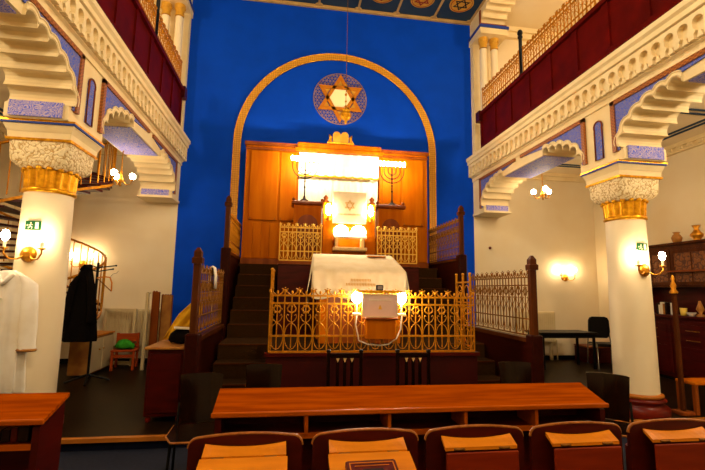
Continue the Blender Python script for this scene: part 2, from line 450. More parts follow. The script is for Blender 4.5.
# ---- columns
def column(cx, label):
    t = thing('column', label, 'column', (cx, CY, UP), 0, 'columns carrying the galleries')
    obj('plinth', MB().lathe([(.33, 0), (.34, .03), (.34, .1), (.3, .13), (.28, .16), (.31, .18), (.31, .2), (.27, .22)], n=32), M['marble'], t, 'dark red round plinth')
    obj('base_ring', MB().lathe([(.27, .22), (.285, .235), (.285, .255), (.25, .27)], n=32), M['edge'], t)
    obj('shaft', MB().lathe([(.248, .26), (.243, 1.2), (.228, 2.46)], n=40), M['column'], t)
    g = MB().lathe([(.235, 2.44), (.25, 2.45), (.25, 2.48), (.235, 2.49)], n=32)
    fl = lambda a: 1+.13*abs(cos(8*a))
    g.lathe([(.212, 2.49), (.218, 2.6), (.226, 2.68)], n=96, mod=fl)
    for k in range(16):
        a = 2*pi*k/16
        g.ball((.244*cos(a), .244*sin(a), 2.685), .032, 8, 6, 1, 1, 1)
    obj('leaf_collar', g, M['gold'], t, 'gilded collar of upright leaves')
    rings = []
    for z, k, r in ((2.69, 0, .235), (2.71, .5, .265), (2.74, .85, .28), (2.79, 1, .288), (2.96, 1, .298)):
        ring = []
        for i in range(48):
            a = 2*pi*(i+.5)/48; sq = 1/max(abs(cos(a)), abs(sin(a)))
            rr = r*((1-k)+k*min(sq, 1.36)); ring.append((rr*cos(a), rr*sin(a), z))
        rings.append(ring)
    obj('capital', MB().loft(rings, True), M['carve'], t, 'square carved capital of curling foliage')
    def sq(r, z): return [(-r, -r, z), (r, -r, z), (r, r, z), (-r, r, z)]
    obj('neck_moulding', MB().loft([sq(.31, 2.96), sq(.315, 2.985)]), M['gold'], t)
    obj('abacus', MB().loft([sq(.30, 2.985), sq(.305, 3.05), sq(.335, 3.12), sq(.335, 3.13)]), M['stucco'], t)
    obj('blue_line', MB().loft([sq(.352, 3.13), sq(.352, 3.15)]), M['blueline'], t)
    obj('gilt_edge', MB().loft([sq(.355, 3.15), sq(.355, 3.17)]), M['gold'], t)
    return t
column(XL-.3, 'cream round column with carved capital, white coat hanging on it')
column(XR+.3, 'cream round column with carved capital, standing before the dark buffet')

# ---- gallery parapets, railings, colonnettes
def scroll_bay(b, Hh, kind, sr=.006):
    """ornament of one bay centred on x=0"""
    m = MB(); r = sr
    bar = sr*1.1
    m.box(-bar, bar, -bar, bar, .06*Hh, .86*Hh)
    m.ball((0, 0, .91*Hh), .014, 6, 5, 1, 1, 1.8); m.ball((0, 0, .44*Hh), .016, 6, 4); m.ball((0, 0, .69*Hh), .012, 6, 4)
    t = lambda pts, rr=r: m.tube([(x, 0, z) for x, z in pts], rr, 4)
    z1, z2, z3 = .24*Hh, .74*Hh, .86*Hh
    t(arc(0, z1, b*.46, pi, 2*pi, 8, z1*.85))
    t(arc(0, z1, b*.46, 0, pi, 8, z1*.8))
    for s in (-1, 1):
        t([(s*.02*b, z1+.2*Hh), (s*.25*b, z1+.24*Hh), (s*.36*b, z1+.29*Hh), (s*.3*b, z1+.33*Hh), (s*.2*b, z1+.31*Hh)])
        t([(0, z3), (s*.16*b, z3+.015*Hh), (s*.34*b, z3+.05*Hh), (s*.38*b, z3+.1*Hh), (s*.26*b, z3+.105*Hh)], .008)
    if kind == 0:
        t(arc(0, z2-.09*Hh, b*.24, 0, 2*pi, 12, .05*Hh), .009)
        for k in range(6):
            a = k*pi/3; m.ball((b*.3*cos(a), 0, z2-.09*Hh+.064*Hh*sin(a)), .011, 5, 4)
    else:
        for s in (-1, 1):
            t([(0, z2-.15*Hh), (s*.26*b, z2-.12*Hh), (s*.3*b, z2-.08*Hh), (s*.12*b, z2-.02*Hh), (0, z2)], .009)
        t([(0, z2-.13*Hh), (0, z2-.03*Hh)], .009)
    return m
def grille(parent, x0, W, z0, Hh, nb, mat, bar=.008, rail=.012, ends=True):
    b = W/nb
    rm = MB().box(0, W, -rail, rail, -rail*.8, rail*.8).mesh('rail')
    for nm, z in (('bottom_rail', 0), ('lower_rail', .24*Hh), ('middle_rail', .74*Hh), ('top_rail', .86*Hh)):
        obj(nm, rm, mat, parent, loc=(x0, 0, z0+z))
    bm_ = MB().box(-bar, bar, -bar, bar, 0, .9*Hh); bm_.ball((0, 0, .93*Hh), .018, 6, 5, 1, 1, 1.5); bm_.ball((0, 0, .98*Hh), .009, 5, 4)
    bm_ = bm_.mesh('baluster')
    sc = [scroll_bay(b, Hh, k, bar*.75).mesh('scroll') for k in (0, 1)]
    for i in range(nb+1):
        obj('baluster', bm_, mat, parent, loc=(x0+i*b, 0, z0))
    for i in range(nb):
        obj('scroll', sc[i % 2], mat, parent, loc=(x0+(i+.5)*b, 0, z0))

PZ = 5.48
for side, X, sg in (('left', XL, -1), ('right', XR, 1)):
    xf = X-sg*.09         # nave face of the parapet
    p = thing('gallery_parapet', 'dark red panelled parapet of the %s gallery' % ('left-hand' if side == 'left' else 'right-hand'), 'parapet', (xf, 0, GZ), 0, 'gallery parapets')
    y0, y1 = 1.5, 8.24
    obj('wall_board', MB().box(*sorted((0, sg*.08)), y0, y1, 0, PZ-GZ), M['para'], p)
    st = MB()
    st.box(*sorted((-sg*.05, sg*.09)), y0, y1+.03, PZ-GZ-.07, PZ-GZ); st.box(*sorted((-sg*.02, sg*.09)), y0, y1, 0, .1)
    n = 11
    for i in range(n+1):
        y = y0+(y1-y0)*i/n; st.box(*sorted((-sg*.022, 0)), max(y-.06, y0), min(y+.06, y1), .1, PZ-GZ-.07)
    obj('panel_moulding', st, M['para'], p)
    obj('end_block', MB().bbox(*sorted((-sg*.08, sg*.1)), y1-.08, y1+.1, PZ-GZ-.2, PZ-GZ+.03), M['mahog'], p)
    # gilded railing in two lengths, an iron post between
    for a, b_, nm in ((6.72, 8.2, 'between the iron post and the blue wall'), (3.3, 6.58, 'on the viewer side of the iron post')):
        t = thing('gallery_railing', 'gilded railing of the %s gallery, %s' % (side, nm), 'railing', (xf+sg*.03, a, PZ+.02), pi/2, 'gilded gallery railings')
        grille(t, 0, b_-a, 0, .56, int((b_-a)/.16), M['gilt'], .007, .010)
    q = thing('iron_post', 'black iron post in the gilded railing of the %s gallery' % side, 'post', (xf+sg*.03, 6.65, PZ), 0, 'iron posts on the galleries')
    obj('shaft', MB().lathe([(.05, 0), (.05, .04), (.03, .07), (.03, .75), (.045, .77), (.045, .8), (.03, .82)], n=12), M['black'], q)
    obj('finial', MB().ball((0, 0, .87), .05, 10, 8, 1, 1, 1.3), M['black'], q)
    for k, nm in ((0, 'nave-side'), (1, 'outer')):
        x = X+sg*(.13+.27*k)
        c = thing('colonnette', 'slim cream colonnette at the far end of the %s gallery, %s one of the pair' % (side, nm), 'column', (x, 8.5, GZ), 0, 'paired gallery colonnettes')
        obj('base', MB().lathe([(.11, 0), (.11, .06), (.085, .1)], n=16), M['stucco'], c)
        obj('shaft', MB().lathe([(.085, .1), (.078, 2.48)], n=20), M['column'], c)
        cp = MB().lathe([(.08, 2.5), (.09, 2.52), (.08, 2.54), (.085, 2.62), (.105, 2.7), (.105, 2.75)], n=24)
        for j in range(6):
            a = j*pi/3; cp.ball((.09*cos(a), .09*sin(a), 2.67), .03, 6, 5)
        obj('capital', cp, M['medal'], c, 'ochre leafy capital')

# ------------------------------------------------------------------ blue wall: golden arch, star medallion, ceiling trim
XC = .95
R_ = 2.24
ab = MB()
outl = [(XC-R_, .9)]+[(XC+R_*cos(a), 4.67+R_*sin(a)) for a in [pi-pi*i/48 for i in range(49)]]+[(XC+R_, .9)]
q = R_-.14
inl = [(XC-q, .9)]+[(XC+q*cos(a), 4.67+q*sin(a)) for a in [pi-pi*i/48 for i in range(49)]]+[(XC+q, .9)]
for i in range(len(outl)-1):
    ab.prism([outl[i], outl[i+1], inl[i+1], inl[i]], XZ(D-.03), (0, .03, 0))
trim = struct('trim_11', ab, M['band'])
em = MB()
em.tube([(a, D-.03, b) for a, b in outl], .014, 5); em.tube([(a, D-.03, b) for a, b in inl], .014, 5)
obj('bead', em, M['gold'], trim)
struct('trim_12', MB().box(XL, XR, D-.05, D, H-.05, H), M['ceilrib'])

sm = thing('star_medallion', 'golden six-pointed star on a round lattice high on the blue wall', 'star', (.975, D-.012, 5.85))
lat = MB(); RL = .60
for ang in (0, pi/3, 2*pi/3):
    d = Vector((cos(ang), 0, sin(ang))); nn = Vector((-sin(ang), 0, cos(ang)))
    for k in range(-8, 9):
        o = k*.068
        h = math.sqrt(max(RL**2-o*o, 0))
        if h > .05: lat.tube([nn*o-d*h, nn*o+d*h], .0055, 4, False)
lat.tube([(RL*cos(2*pi*k/40), 0, RL*sin(2*pi*k/40)) for k in range(40)], .008, 4, closed=True)
obj('lattice', lat, M['lattice'], sm)
s_ = MB(); star_frame(s_, .57, .075, XZ(-.045), (0, .035, 0))
obj('star_frame', s_, M['orange'], sm)
hexa = [(.27*sin(pi/6+k*pi/3), .27*cos(pi/6+k*pi/3)) for k in range(6)]
obj('center_panel', MB().prism(hexa, XZ(-.02), (0, .014, 0)), glow('star_hexagon', '#f0dc98', .35), sm, 'pale yellow faintly emissive hexagon panel')  # pale yellow panel with weak emission
for k in range(6):
    a = k*pi/3; c = Vector((sin(a)*.36, cos(a)*.36)); tip = MB()
    P = [(c.x+.11*sin(a+j*2*pi/3), c.y+.11*cos(a+j*2*pi/3)) for j in range(3)]
    tip.prism(P, XZ(-.02), (0, .014, 0)); obj('point_panel', tip, M['medal'], sm)

et = thing('eternal_lamp', 'small hanging golden eternal lamp on a long chain before the star', 'lamp', (.972, 7.8, 4.93))
obj('chain', MB().tube([(0, 0, .25), (0, 0, H-4.93)], .006, 5), M['bronze'], et)
kn = MB()
for z, r in ((.25, .03), (.36, .022), (.5, .028), (.62, .022), (.7, .028)): kn.ball((0, 0, z), r, 8, 6)
obj('knob', kn, M['gold'], et)
bl = MB().lathe([(.01, -.1), (.03, -.08), (.02, -.05), (.09, 0), (.12, .06), (.11, .1), (.07, .14), (.1, .16), (.04, .2), (.015, .26)], n=18)
obj('bowl', bl, M['gold'], et)
obj('bulb', MB().ball((0, 0, .16), .05, 10, 8), M['candle'], et)

# ------------------------------------------------------------------ podium, stairs, ark platform
PT, AT = .86, 2.05
pd = thing('podium', 'dark red wooden podium behind the slatted chairs, under the gilded fence', 'podium', (0, 0, UP))
PX0, PX1 = -.24, 2.30
obj('front_panel', MB().box(PX0, PX1, 4.98, 5.04, 0, PT-UP-.03), M['podium'], pd)
obj('side_panel', MB().box(PX0, PX0+.04, 5.04, 6.9, 0, PT-UP-.03), M['podium'], pd)
obj('side_panel', MB().box(PX1-.04, PX1, 5.04, 6.9, 0, PT-UP-.03), M['podium'], pd)
obj('edge_moulding', MB().box(PX0-.02, PX1+.02, 4.95, 5.04, PT-UP-.03, PT-UP+.01).box(PX0, PX1, 4.965, 4.98, 0, .12), M['mahogx'], pd)
obj('carpeted_top', MB().box(PX0, PX1, 5.04, 6.9, PT-UP-.05, PT-UP), M['carpet'], pd)
ap = thing('ark_platform', 'high dark panelled platform carrying the ark', 'platform', (0, 0, UP))
pf = MB().box(-.2, 2.2, 7.0, 7.06, 0, AT-UP-.02)
for i in range(5):
    x = -.14+i*.47; pf.box(x, x+.40, 6.985, 7.0, .85, AT-UP-.15)
obj('front_panel', pf, M['mahog'], ap)
obj('carpeted_top', MB().box(-.2, 2.2, 7.06, 8.88, AT-UP-.04, AT-UP).box(-.96, -.2, 8.04, 8.45, AT-UP-.04, AT-UP).box(2.2, 2.92, 8.04, 8.45, AT-UP-.04, AT-UP), M['carpet'], ap)
obj('edge_moulding', MB().box(-.22, 2.22, 6.97, 7.06, AT-UP-.05, AT-UP+.005), M['oakd'], ap)
obj('side_panel', MB().box(-.2, -.16, 7.06, 8.06, 0, AT-UP-.04), M['mahog'], ap)
obj('side_panel', MB().box(2.16, 2.2, 7.06, 8.06, 0, AT-UP-.04), M['mahog'], ap)
for x0, x1 in ((-.93, -.2), (2.2, 2.9)): obj('riser_panel', MB().box(x0, x1, 8.035, 8.055, 0, AT-UP-.04), M['carpet'], ap)
def flight(name, label, x0, x1, steps):
    t = thing(name, label, 'stairs', (x0, 0, UP), 0, 'carpeted stairs beside the podium')
    for y0, y1, z in steps:
        s = obj('step', MB().box(0, x1-x0, y0, y1, 0, z-UP), M['carpet'], t)
        obj('nosing', MB().box(.01, x1-x0-.01, y0-.012, y0+.006, z-UP-.014, z-UP+.003), M['brownwood'], s)
low = [(5.02, 5.36, .27), (5.36, 5.69, .45), (5.69, 6.0, .64), (6.0, 6.8, .84)]
rr = (AT-.84)/6
high = [(6.8+.25*i, 6.8+.25*(i+1) if i < 5 else 8.05, .84+rr*(i+1)) for i in range(6)]
high[-1] = (8.03, 8.05, AT-.045)
high = [(6.8+.246*i, 6.8+.246*(i+1), .84+rr*(i+1)) for i in range(5)]
flight('stair_flight', 'carpeted lower steps and landing on the left of the podium', -.93, -.26, low)
flight('stair_flight', 'carpeted lower steps and landing on the right of the podium', 2.32, 2.89, low)
flight('stair_flight', 'steep carpeted upper stairs left of the ark platform', -.93, -.245, high)
flight('stair_flight', 'steep carpeted upper stairs right of the ark platform', 2.305, 2.90, high)

def newel(parent, x, y, z0, z1, r=.06, mat=None):
    mat = mat or M['brownwood']
    n = MB().bbox(x-r, x+r, y-r, y+r, z0, z1-.12, .012)
    p = obj('newel_post', n, mat, parent)
    f = MB()
    def sq(k, z): return [(x-k, y-k, z), (x+k, y-k, z), (x+k, y+k, z), (x-k, y+k, z)]
    f.loft([sq(r*1.35, z1-.16), sq(r*1.4, z1-.10), sq(r*1.0, z1-.085), sq(r*1.0, z1-.03), sq(r*.35, z1+.02)])
    obj('finial', f, mat, p)
def balustrade(label, X, Y0, Y1, zbase, gh, post_top, nb, base0, mat, blk):
    t = thing('stair_balustrade', label, 'balustrade', (X, Y0, UP), pi/2, 'balustrades of the podium stairs')
    # local x runs along +Y
    z = zbase-UP
    obj('base_wall', MB().box(0, Y1-Y0, -.035, .035, 0, z-.05), M['stringerwood'], t)
    obj('base_moulding', MB().box(0, Y1-Y0, -.055, .055, z-.05, z), M['brownwood'], t)
    newel(t, .05, 0, z-.02, post_top-UP, .040)
    obj('post_block', MB().bbox(-.02, .13, -.075, .075, 0, z+.05, .015), M['stringerwood'], t)
    grille(t, .14, Y1-Y0-.16, z+.03, gh, nb, mat, .0065, .010)
    return t
BL, BR = -1.02, 2.98
bl_ = balustrade('dark wood and bronze grille balustrade left of the lower steps, white cloth over it', BL, 4.82, 6.72, 1.05, .80, 2.02, 8, 0, M['bronze'], 1)
balustrade('dark wood and bronze grille balustrade right of the lower steps, before the cream wall', BR, 4.79, 6.72, 1.04, .84, 2.04, 11, 0, M['bronze'], 1)
balustrade('upper balustrade at the left end of the ark platform', BL-.03, 7.02, 8.86, 2.2, .70, 3.10, 9, 0, M['gilt'], 1)
balustrade('upper balustrade at the right end of the ark platform', BR+.03, 7.02, 8.86, 2.2, .74, 3.12, 11, 0, M['bronze'], 1)

# fences
t = thing('gilded_fence', 'long gilded wrought-iron fence along the podium front', 'fence', (-.215, 5.0, PT+.02))
grille(t, 0, 2.49, 0, .745, 15, M['gilt'], .007, .013)
for sx, x in ((1, PX0+.03), (-1, PX1-.03)):
    t = thing('gate_leaf', 'narrow gilded gate with tall knobbed bars at the %s end of the podium fence' % ('left' if sx > 0 else 'right'), 'gate', (x, 5.08, PT), pi/2, 'gilded side gates of the podium')
    for y in (.0, .22, .44):
        b_ = MB().box(y-.011, y+.011, -.011, .011, 0, .95); b_.ball((y, 0, .965), .02, 8, 6)
        obj('bar', b_, M['gilt'], t)
    for z in (.06, .3, .6, .86):
        obj('rail', MB().box(0, .44, -.009, .009, z-.01, z+.01), M['gilt'], t)
    s = MB()
    for y in (.11, .33):
        for z in (.18, .45, .73): s.tube([(y+.08*cos(2*pi*k/12), 0, z+.09*sin(2*pi*k/12)) for k in range(12)], .007, 4, closed=True)
    obj('scroll', s, M['gilt'], t)
for x0, x1, nm in ((-.19, .50, 'left'), (1.47, 2.17, 'right')):
    t = thing('ark_fence', 'gilded fence on the ark platform, %s of the pulpit' % nm, 'fence', (x0, 7.03, AT+.02), 0, 'gilded fences on the ark platform')
    grille(t, 0, x1-x0, 0, .64, 5, M['palegold'], .008, .012)

# ------------------------------------------------------------------ ark
ark = thing('torah_ark', 'honey oak ark cabinet wall under the golden arch', 'cabinet', (0, 0, AT))
AX0, AX1, AF = -.97, 2.85, 8.46
zt = 4.52-AT
obj('carcass', MB().box(AX0, .08, AF, 8.88, 0, zt).box(1.80, AX1, AF, 8.88, 0, zt).box(.08, 1.80, 8.6, 8.88, 0, zt), M['oak'], ark)
obj('plinth', MB().box(AX0-.01, AX1+.01, AF-.03, AF, 0, .13), M['oakd'], ark)
cor = MB().box(AX0-.03, .10, AF-.05, 8.88, zt-.02, zt+.05).box(1.78, AX1+.03, AF-.05, 8.88, zt-.02, zt+.05)
cor.box(AX0-.01, AX1+.01, AF-.03, AF, zt-.11, zt-.07)
obj('cornice', cor, M['oakd'], ark)
obj('pediment', MB().bbox(.06, 1.82, AF-.1, 8.86, zt-.04, zt+.09, .02).box(.02, 1.86, AF-.12, AF-.02, zt-.1, zt-.04), M['oak'], ark)
def arkdoor(x0, x1, z0, z1):
    d = obj('door', MB().bbox(x0, x1, AF-.025, AF, z0, z1, .012), M['oak'], ark)
    for x in (x0+.03, x1-.05): obj('hinge', MB().box(x, x+.02, AF-.035, AF-.02, z0+.02, z0+.05), M['bronze'], d)
for x0, x1 in ((-.87, -.31), (-.27, .05), (1.86, 2.26), (2.30, 2.76)):
    arkdoor(x0, x1, 2.95-AT, 4.39-AT)
for i in range(6):
    for xa in (AX0+.04, 1.84):
        x = xa+i*.165
        if x+.15 < AX1: obj('wainscot_board', MB().bbox(x, x+.155, AF-.012, AF, .14, .86, .006), M['oak'], ark)
cu = MB()
def drape(mb, x0, x1, y, z0, z1, amp, waves, n=60, rows=6, jit=0, th=.0):
    rows_ = []
    for j in range(rows+1):
        z = z0+(z1-z0)*j/rows
        rows_.append([(x0+(x1-x0)*i/n, y+amp*sin(2*pi*waves*i/n)*(1-.3*j/rows), z) for i in range(n+1)])
    front = rows_; back = [[(x, y_+.012, z) for x, y_, z in r] for r in rows_]
    N = n+1
    vs = [p for r in front for p in r]+[p for r in back for p in r]; fs = []
    o = N*(rows+1)
    for j in range(rows):
        for i in range(n):
            a = j*N+i; fs += [(a, a+1, a+N+1, a+N), (o+a, o+a+N, o+a+N+1, o+a+1)]
    mb.add(vs, fs, True)
ct = thing('ark_curtain', 'white satin curtain with gold fringe hanging in the ark opening', 'curtain', (.94, 8.5, AT))
drape(cu, -.83, .83, 0, .62, 2.36, .022, 12)
obj('curtain_cloth', cu, M['curtain'], ct)
va = MB(); drape(va, -.84, .84, -.05, 1.88, 2.38, .02, 9)
obj('valance', va, M['curtain'], ct)
fr = MB()
fr.tube([(-.84+1.68*i/72, -.07, 1.875-.022*abs(sin(pi*9*i/72))) for i in range(73)], .024, 5)
obj('fringe', fr, M['fringe'], ct)
obj('curtain_rod', MB().tube([(-.85, -.04, 2.385), (.85, -.04, 2.385)], .02, 8), M['brass'], ct)
tb = thing('tablets', 'golden twin-arched commandment tablets on top of the ark', 'ornament', (.95, 8.4, 4.61))
for s in (-1, 1):
    pl = [(s*.002, 0), (s*.165, 0)]+[(s*.084+.081*cos(a)*s, .19+.08*sin(a)) for a in [pi*i/10 for i in range(11)]]
    obj('tablet', MB().prism(pl, XZ(-.03), (0, .05, 0)), M['medal'], tb)
sd = MB()
for s in (-1, 1):
    sd.tube([(s*.18, 0, .0), (s*.21, 0, .08), (s*.19, 0, .15), (s*.23, 0, .2), (s*.22, 0, .1), (s*.27, 0, .02)], .022, 6)
sd.box(-.28, .28, -.05, .05, -.0, .025)
obj('side_scroll', sd, M['gold'], tb)

# menorahs on wooden pedestals
def pedestal(x0, x1, label):
    t = thing('menorah_pedestal', label, 'pedestal', ((x0+x1)/2, 7.95, AT), 0, 'oak pedestals under the menorahs')
    w = (x1-x0)/2
    obj('body', MB().box(-w+.03, w-.03, -.14, .14, 0, 1.12), M['oak'], t)
    pan = [(-w+.1, .12), (w-.1, .12), (w-.1, .75)]+arc(0, .75, w-.1, 0, pi, 10)+[(-w+.1, .75)]
    obj('arched_panel', MB().prism(pan, XZ(-.155), (0, .015, 0)), M['oakd'], t)
    obj('top', MB().bbox(-w-.02, w+.02, -.18, .18, 1.12, 1.2, .02), M['oakd'], t)
    obj('finial', MB().ball((-w+.02, -.1, 1.235), .035, 8, 6).ball((w-.02, -.1, 1.235), .035, 8, 6), M['oakd'], t)
    return t
pedestal(.0, .58, 'oak pedestal under the left menorah'); pedestal(1.62, 2.17, 'oak pedestal under the right menorah')
def menorah(x, label):
    t = thing('menorah', label, 'menorah', (x, 7.95, AT+1.2), 0, 'seven-armed electric menorahs')
    obj('foot', MB().lathe([(.1, 0), (.09, .03), (.03, .07), (.02, .12)], n=16), M['iron'], t)
    st = MB().tube([(0, 0, .05), (0, 0, .8)], .013, 8); st.ball((0, 0, .3), .024, 8, 6); st.ball((0, 0, .42), .022, 8, 6)
    obj('stem', st, M['iron'], t)
    for k, r in enumerate((.082, .164, .246)):
        obj('arm', MB().tube([(r*cos(a), 0, .8-.27*0+r*sin(a)*1.0-.08) for a in [pi+pi*i/20 for i in range(21)]], .010, 6).tube([(-r, 0, .71), (-r, 0, .8)], .01, 6).tube([(r, 0, .72), (r, 0, .8)], .01, 6), M['iron'], t)
    cm = MB().lathe([(.006, .79), (.02, .8), (.018, .82)], n=8).mesh('cup'); bm_ = MB().ball((0, 0, .865), .034, 8, 6, 1, 1, 1.6).mesh('bulb')
    for i in range(-3, 4):
        obj('cup', cm, M['iron'], t, loc=(i*.082, 0, 0)); obj('bulb', bm_, M['lamp'], t, loc=(i*.082, 0, 0))
menorah(.22, 'lit seven-armed menorah left of the white curtain'); menorah(1.95, 'lit seven-armed menorah right of the white curtain')

# pulpit before the ark
pu = thing('pulpit', 'oak pulpit between the ark fences with white star cloth', 'pulpit', (.985, 7.2, AT))
obj('back_panel', MB().box(-.46, .46, -.02, .03, 0, .85), M['oak'], pu)
for s in (-1, 1):
    obj('post', MB().bbox(s*.37-.09, s*.37+.09, -.1, .06, 0, 1.05, .012), M['oak'], pu)
    obj('finial', MB().lathe([(.05, 1.05), (.06, 1.08), (.03, 1.1), (.05, 1.14), (.01, 1.19)], (s*.41, -.02, 0), 12), M['oakd'], pu)
    lm = obj('candle_lamp', MB().lathe([(.03, .72), (.045, .74), (.02, .78), (.02, .82)], (s*.37, -.15, 0), 10).tube([(s*.37, -.1, .76), (s*.37, -.15, .75)], .012, 6), M['brass'], pu)
    obj('bulb', MB().ball((s*.37, -.15, .91), .048, 10, 8, 1, 1, 2.2), M['lamp'], lm)
obj('shelf', MB().bbox(-.29, .29, -.26, -.02, .2, .26, .01), M['wedge'], pu, 'pale wooden book shelf')
for x in (-.25, .2): obj('shelf_bracket', MB().box(x, x+.05, -.2, -.02, .26, .42), M['wedge'], pu)
obj('sloped_board', MB().obox((0, -.17, .47), (.28, 0, 0), (0, .1, .05), (0, -.006, .012)), M['paper'], pu)
rl = obj('reading_lamp', MB().tube([(-.26, -.17, .62), (.26, -.17, .62)], .014, 6).tube([(-.2, -.03, .62), (-.2, -.17, .62)], .01, 6).tube([(.2, -.03, .62), (.2, -.17, .62)], .01, 6), M['brass'], pu)
for sx in (-1, 1):
    obj('globe', MB().ball((sx*.15, -.19, .53), .12, 14, 10, 1.1, .6, .95), M['opal'], rl)
sc = thing('star_cloth', 'white hanging cloth with a six-pointed star on the pulpit', 'cloth', (.985, 7.08, AT+.68))
obj('cloth_panel', MB().bbox(-.295, .295, -.012, .012, 0, .56, .006), M['cloth'], sc)
s_ = MB(); star_frame(s_, .10, .013, lambda a, b: (a, -.016, .32+b), (0, .005, 0))
obj('embroidered_star', s_, M['emb'], sc)
ln = MB()
for i in range(16): ln.box(-.2+i*.025, -.2+i*.025+(.016 if i % 3 else .01), -.015, -.011, .15, .17)
obj('embroidered_line', ln, M['emb'], sc)

# bimah table with its cloth
bt = thing('reading_table', 'dark wooden reading table under the ivory cloth on the podium', 'table', (.99, 5.85, PT))
obj('body', MB().box(-.55, .55, .05, .5, .0, .96), M['oakd'], bt)
for sx in (-1, 1):
    for y in (.0, .5): obj('leg', MB().bbox(sx*.52-.06, sx*.52+.06, y, y+.1, 0, .9, .01), M['oak'], bt)
obj('sloped_top', MB().prism([(-.02, .985), (.62, 1.24), (.62, 1.2), (-.02, .945)], lambda a, b: (-.58, a, b), (1.16, 0, 0)), M['oakd'], bt)
c = MB(); n = 40; rows = []
def zc(y): return 1.0+.40*(y+.04)
prof = []
for y, z in ((.70, .72), (.695, 1.2), (.66, zc(.66)), (.45, zc(.45)), (.2, zc(.2)), (-.04, zc(-.04)), (-.065, .95), (-.07, .80), (-.08, .62)):
    prof.append((y, z))
rows = []
for k, (y, z) in enumerate(prof):
    r = []
    for i in range(n+1):
        u = -1+2*i/n; x = u*.665
        dz = 0; dy = 0
        if k >= 6: dy = -.012*sin(i*1.3)-.006*sin(i*2.9); dz = -.02*sin(i*.5)*(k-6)/2
        if k >= 3 and k <= 5: dz = .006*sin(i*.9+k)
        # narrower at the back
        x *= .93 if k <= 2 else (.95 if k == 3 else (.98 if k == 4 else 1.0))
        r.append((x, y+dy, z+dz))
    rows.append(r)
N = n+1; vs = [p for r in rows for p in r]
c.add(vs, [(j*N+i, j*N+i+1, (j+1)*N+i+1, (j+1)*N+i) for j in range(len(rows)-1) for i in range(n)], True)
for s in (-1, 1):
    e = 0 if s < 0 else n
    top = [rows[k][e] for k in range(2, 6)]
    bot = [(p[0]+s*(.015+.02*(k)), p[1], (.62, .6, .52, .42)[k]) for k, p in enumerate(top)]
    mid = [((a[0]+b[0])/2+s*.02, a[1], (a[2]+b[2])/2) for a, b in zip(top, bot)]
    c.add(top+mid+bot, [(i, i+1, i+5, i+4) for i in range(3)]+[(i+4, i+5, i+9, i+8) for i in range(3)], True)
tcl = thing('table_cloth', 'ivory cloth draped over the sloping reading table', 'tablecloth', (.965, 5.85, PT))
oc = obj('cloth', c, M['cloth'], tcl)
sol = oc.modifiers.new('thick', 'SOLIDIFY'); sol.thickness = .008; sol.offset = 1
em = MB()
for j, (w, z) in enumerate(((.14, .86), (.2, .80))):
    n = int(w/.022)
    for i in range(-n, n+1):
        x = i*.022; em.box(x, x+.014, -.106, -.10, z, z+.03).box(x, x+.005, -.106, -.10, z-.012, z)
obj('embroidery', em, M['emb'], tcl, 'faded gold embroidered lines')
hb = thing('open_book', 'thin book with pale wooden edge lying on the right of the cloth', 'book', (1.32, 6.42, PT+1.25), 0)
obj('cover', MB().bbox(-.15, .15, -.06, .06, 0, .012, .004), M['board'], hb); obj('pages', MB().bbox(-.14, .14, -.055, .055, .012, .03, .004), M['paper'], hb)

# wooden box with a pale plaque and two lamps hung on the fence
px = 1.06
bx = thing('lectern_box', 'small orange wooden box hung on the middle of the podium fence', 'box', (px, 4.97, 1.04))
obj('body', MB().bbox(-.17, .17, -.17, -.02, 0, .22, .006), M['oak'], bx)
obj('lid', MB().bbox(-.19, .19, -.19, -.015, .22, .245, .006), M['oakd'], bx)
pq = thing('plaque', 'pale pinkish plaque with a small golden mark on the wooden box', 'plaque', (px, 4.90, 1.287))
obj('panel', MB().bbox(-.205, .205, -.02, 0, 0, .26, .005), M['plaquem'], pq)
obj('border', MB().box(-.215, .215, -.026, -.018, -.008, .008).box(-.215, .215, -.026, -.018, .252, .268).box(-.215, -.2, -.026, -.018, 0, .26).box(.2, .215, -.026, -.018, 0, .26), M['offwhite'], pq)
ln = MB()
for i in range(15): ln.box(-.13+i*.018, -.13+i*.018+.012, -.024, -.019, .19, .203)
obj('text_line', ln, M['paper'], pq)
obj('mark', MB().prism([(-.02, .09), (.02, .09), (.014, .115), (0, .145), (-.014, .115)], XZ(-.024), (0, .005, 0)), M['medal'], pq)
lb = thing('ledge', 'bright gilded ledge over the pale plaque', 'ledge', (px, 4.97, 1.565))
obj('slab', MB().bbox(-.27, .27, -.1, -.015, 0, .03, .004), M['gold'], lb)
ck = thing('digital_clock', 'tiny black clock standing on the gilded ledge', 'clock', (px, 4.92, 1.596))
obj('case', MB().bbox(-.04, .04, -.03, .03, 0, .065, .006), M['black'], ck); obj('face', MB().box(-.03, .03, -.033, -.029, .012, .055), M['grey'], ck)
for s in (-1, 1):
    t = thing('fence_lamp', 'small bright lamp clamped on the fence just %s of the pale plaque' % ('left' if s < 0 else 'right'), 'lamp', (px+s*.27, 4.93, 1.30), 0, 'bright lamps beside the plaque')
    obj('clamp', MB().bbox(-.05, .05, -.03, .03, 0, .03, .005), M['offwhite'], t)
    obj('stem', MB().tube([(0, 0, .03), (0, 0, .15)], .009, 6), M['offwhite'], t)
    obj('bulb', MB().ball((0, -.01, .21), .06, 10, 8, 1, 1, 1.2), M['lamp'], t)
cb = obj('lamp_cord', MB().tube([(px-.27, 4.9, 1.30), (px-.29, 4.87, 1.2), (px-.26, 4.87, 1.08), (px-.25, 4.87, 1.02), (px-.15, 4.86, .98), (px, 4.86, .965), (px+.1, 4.86, .98), (px+.2, 4.87, 1.05), (px+.25, 4.88, 1.15), (px+.265, 4.9, 1.30)], .008, 6), M['cable'])
tag(cb, 'white cord looping below the plaque lamps', 'cord')

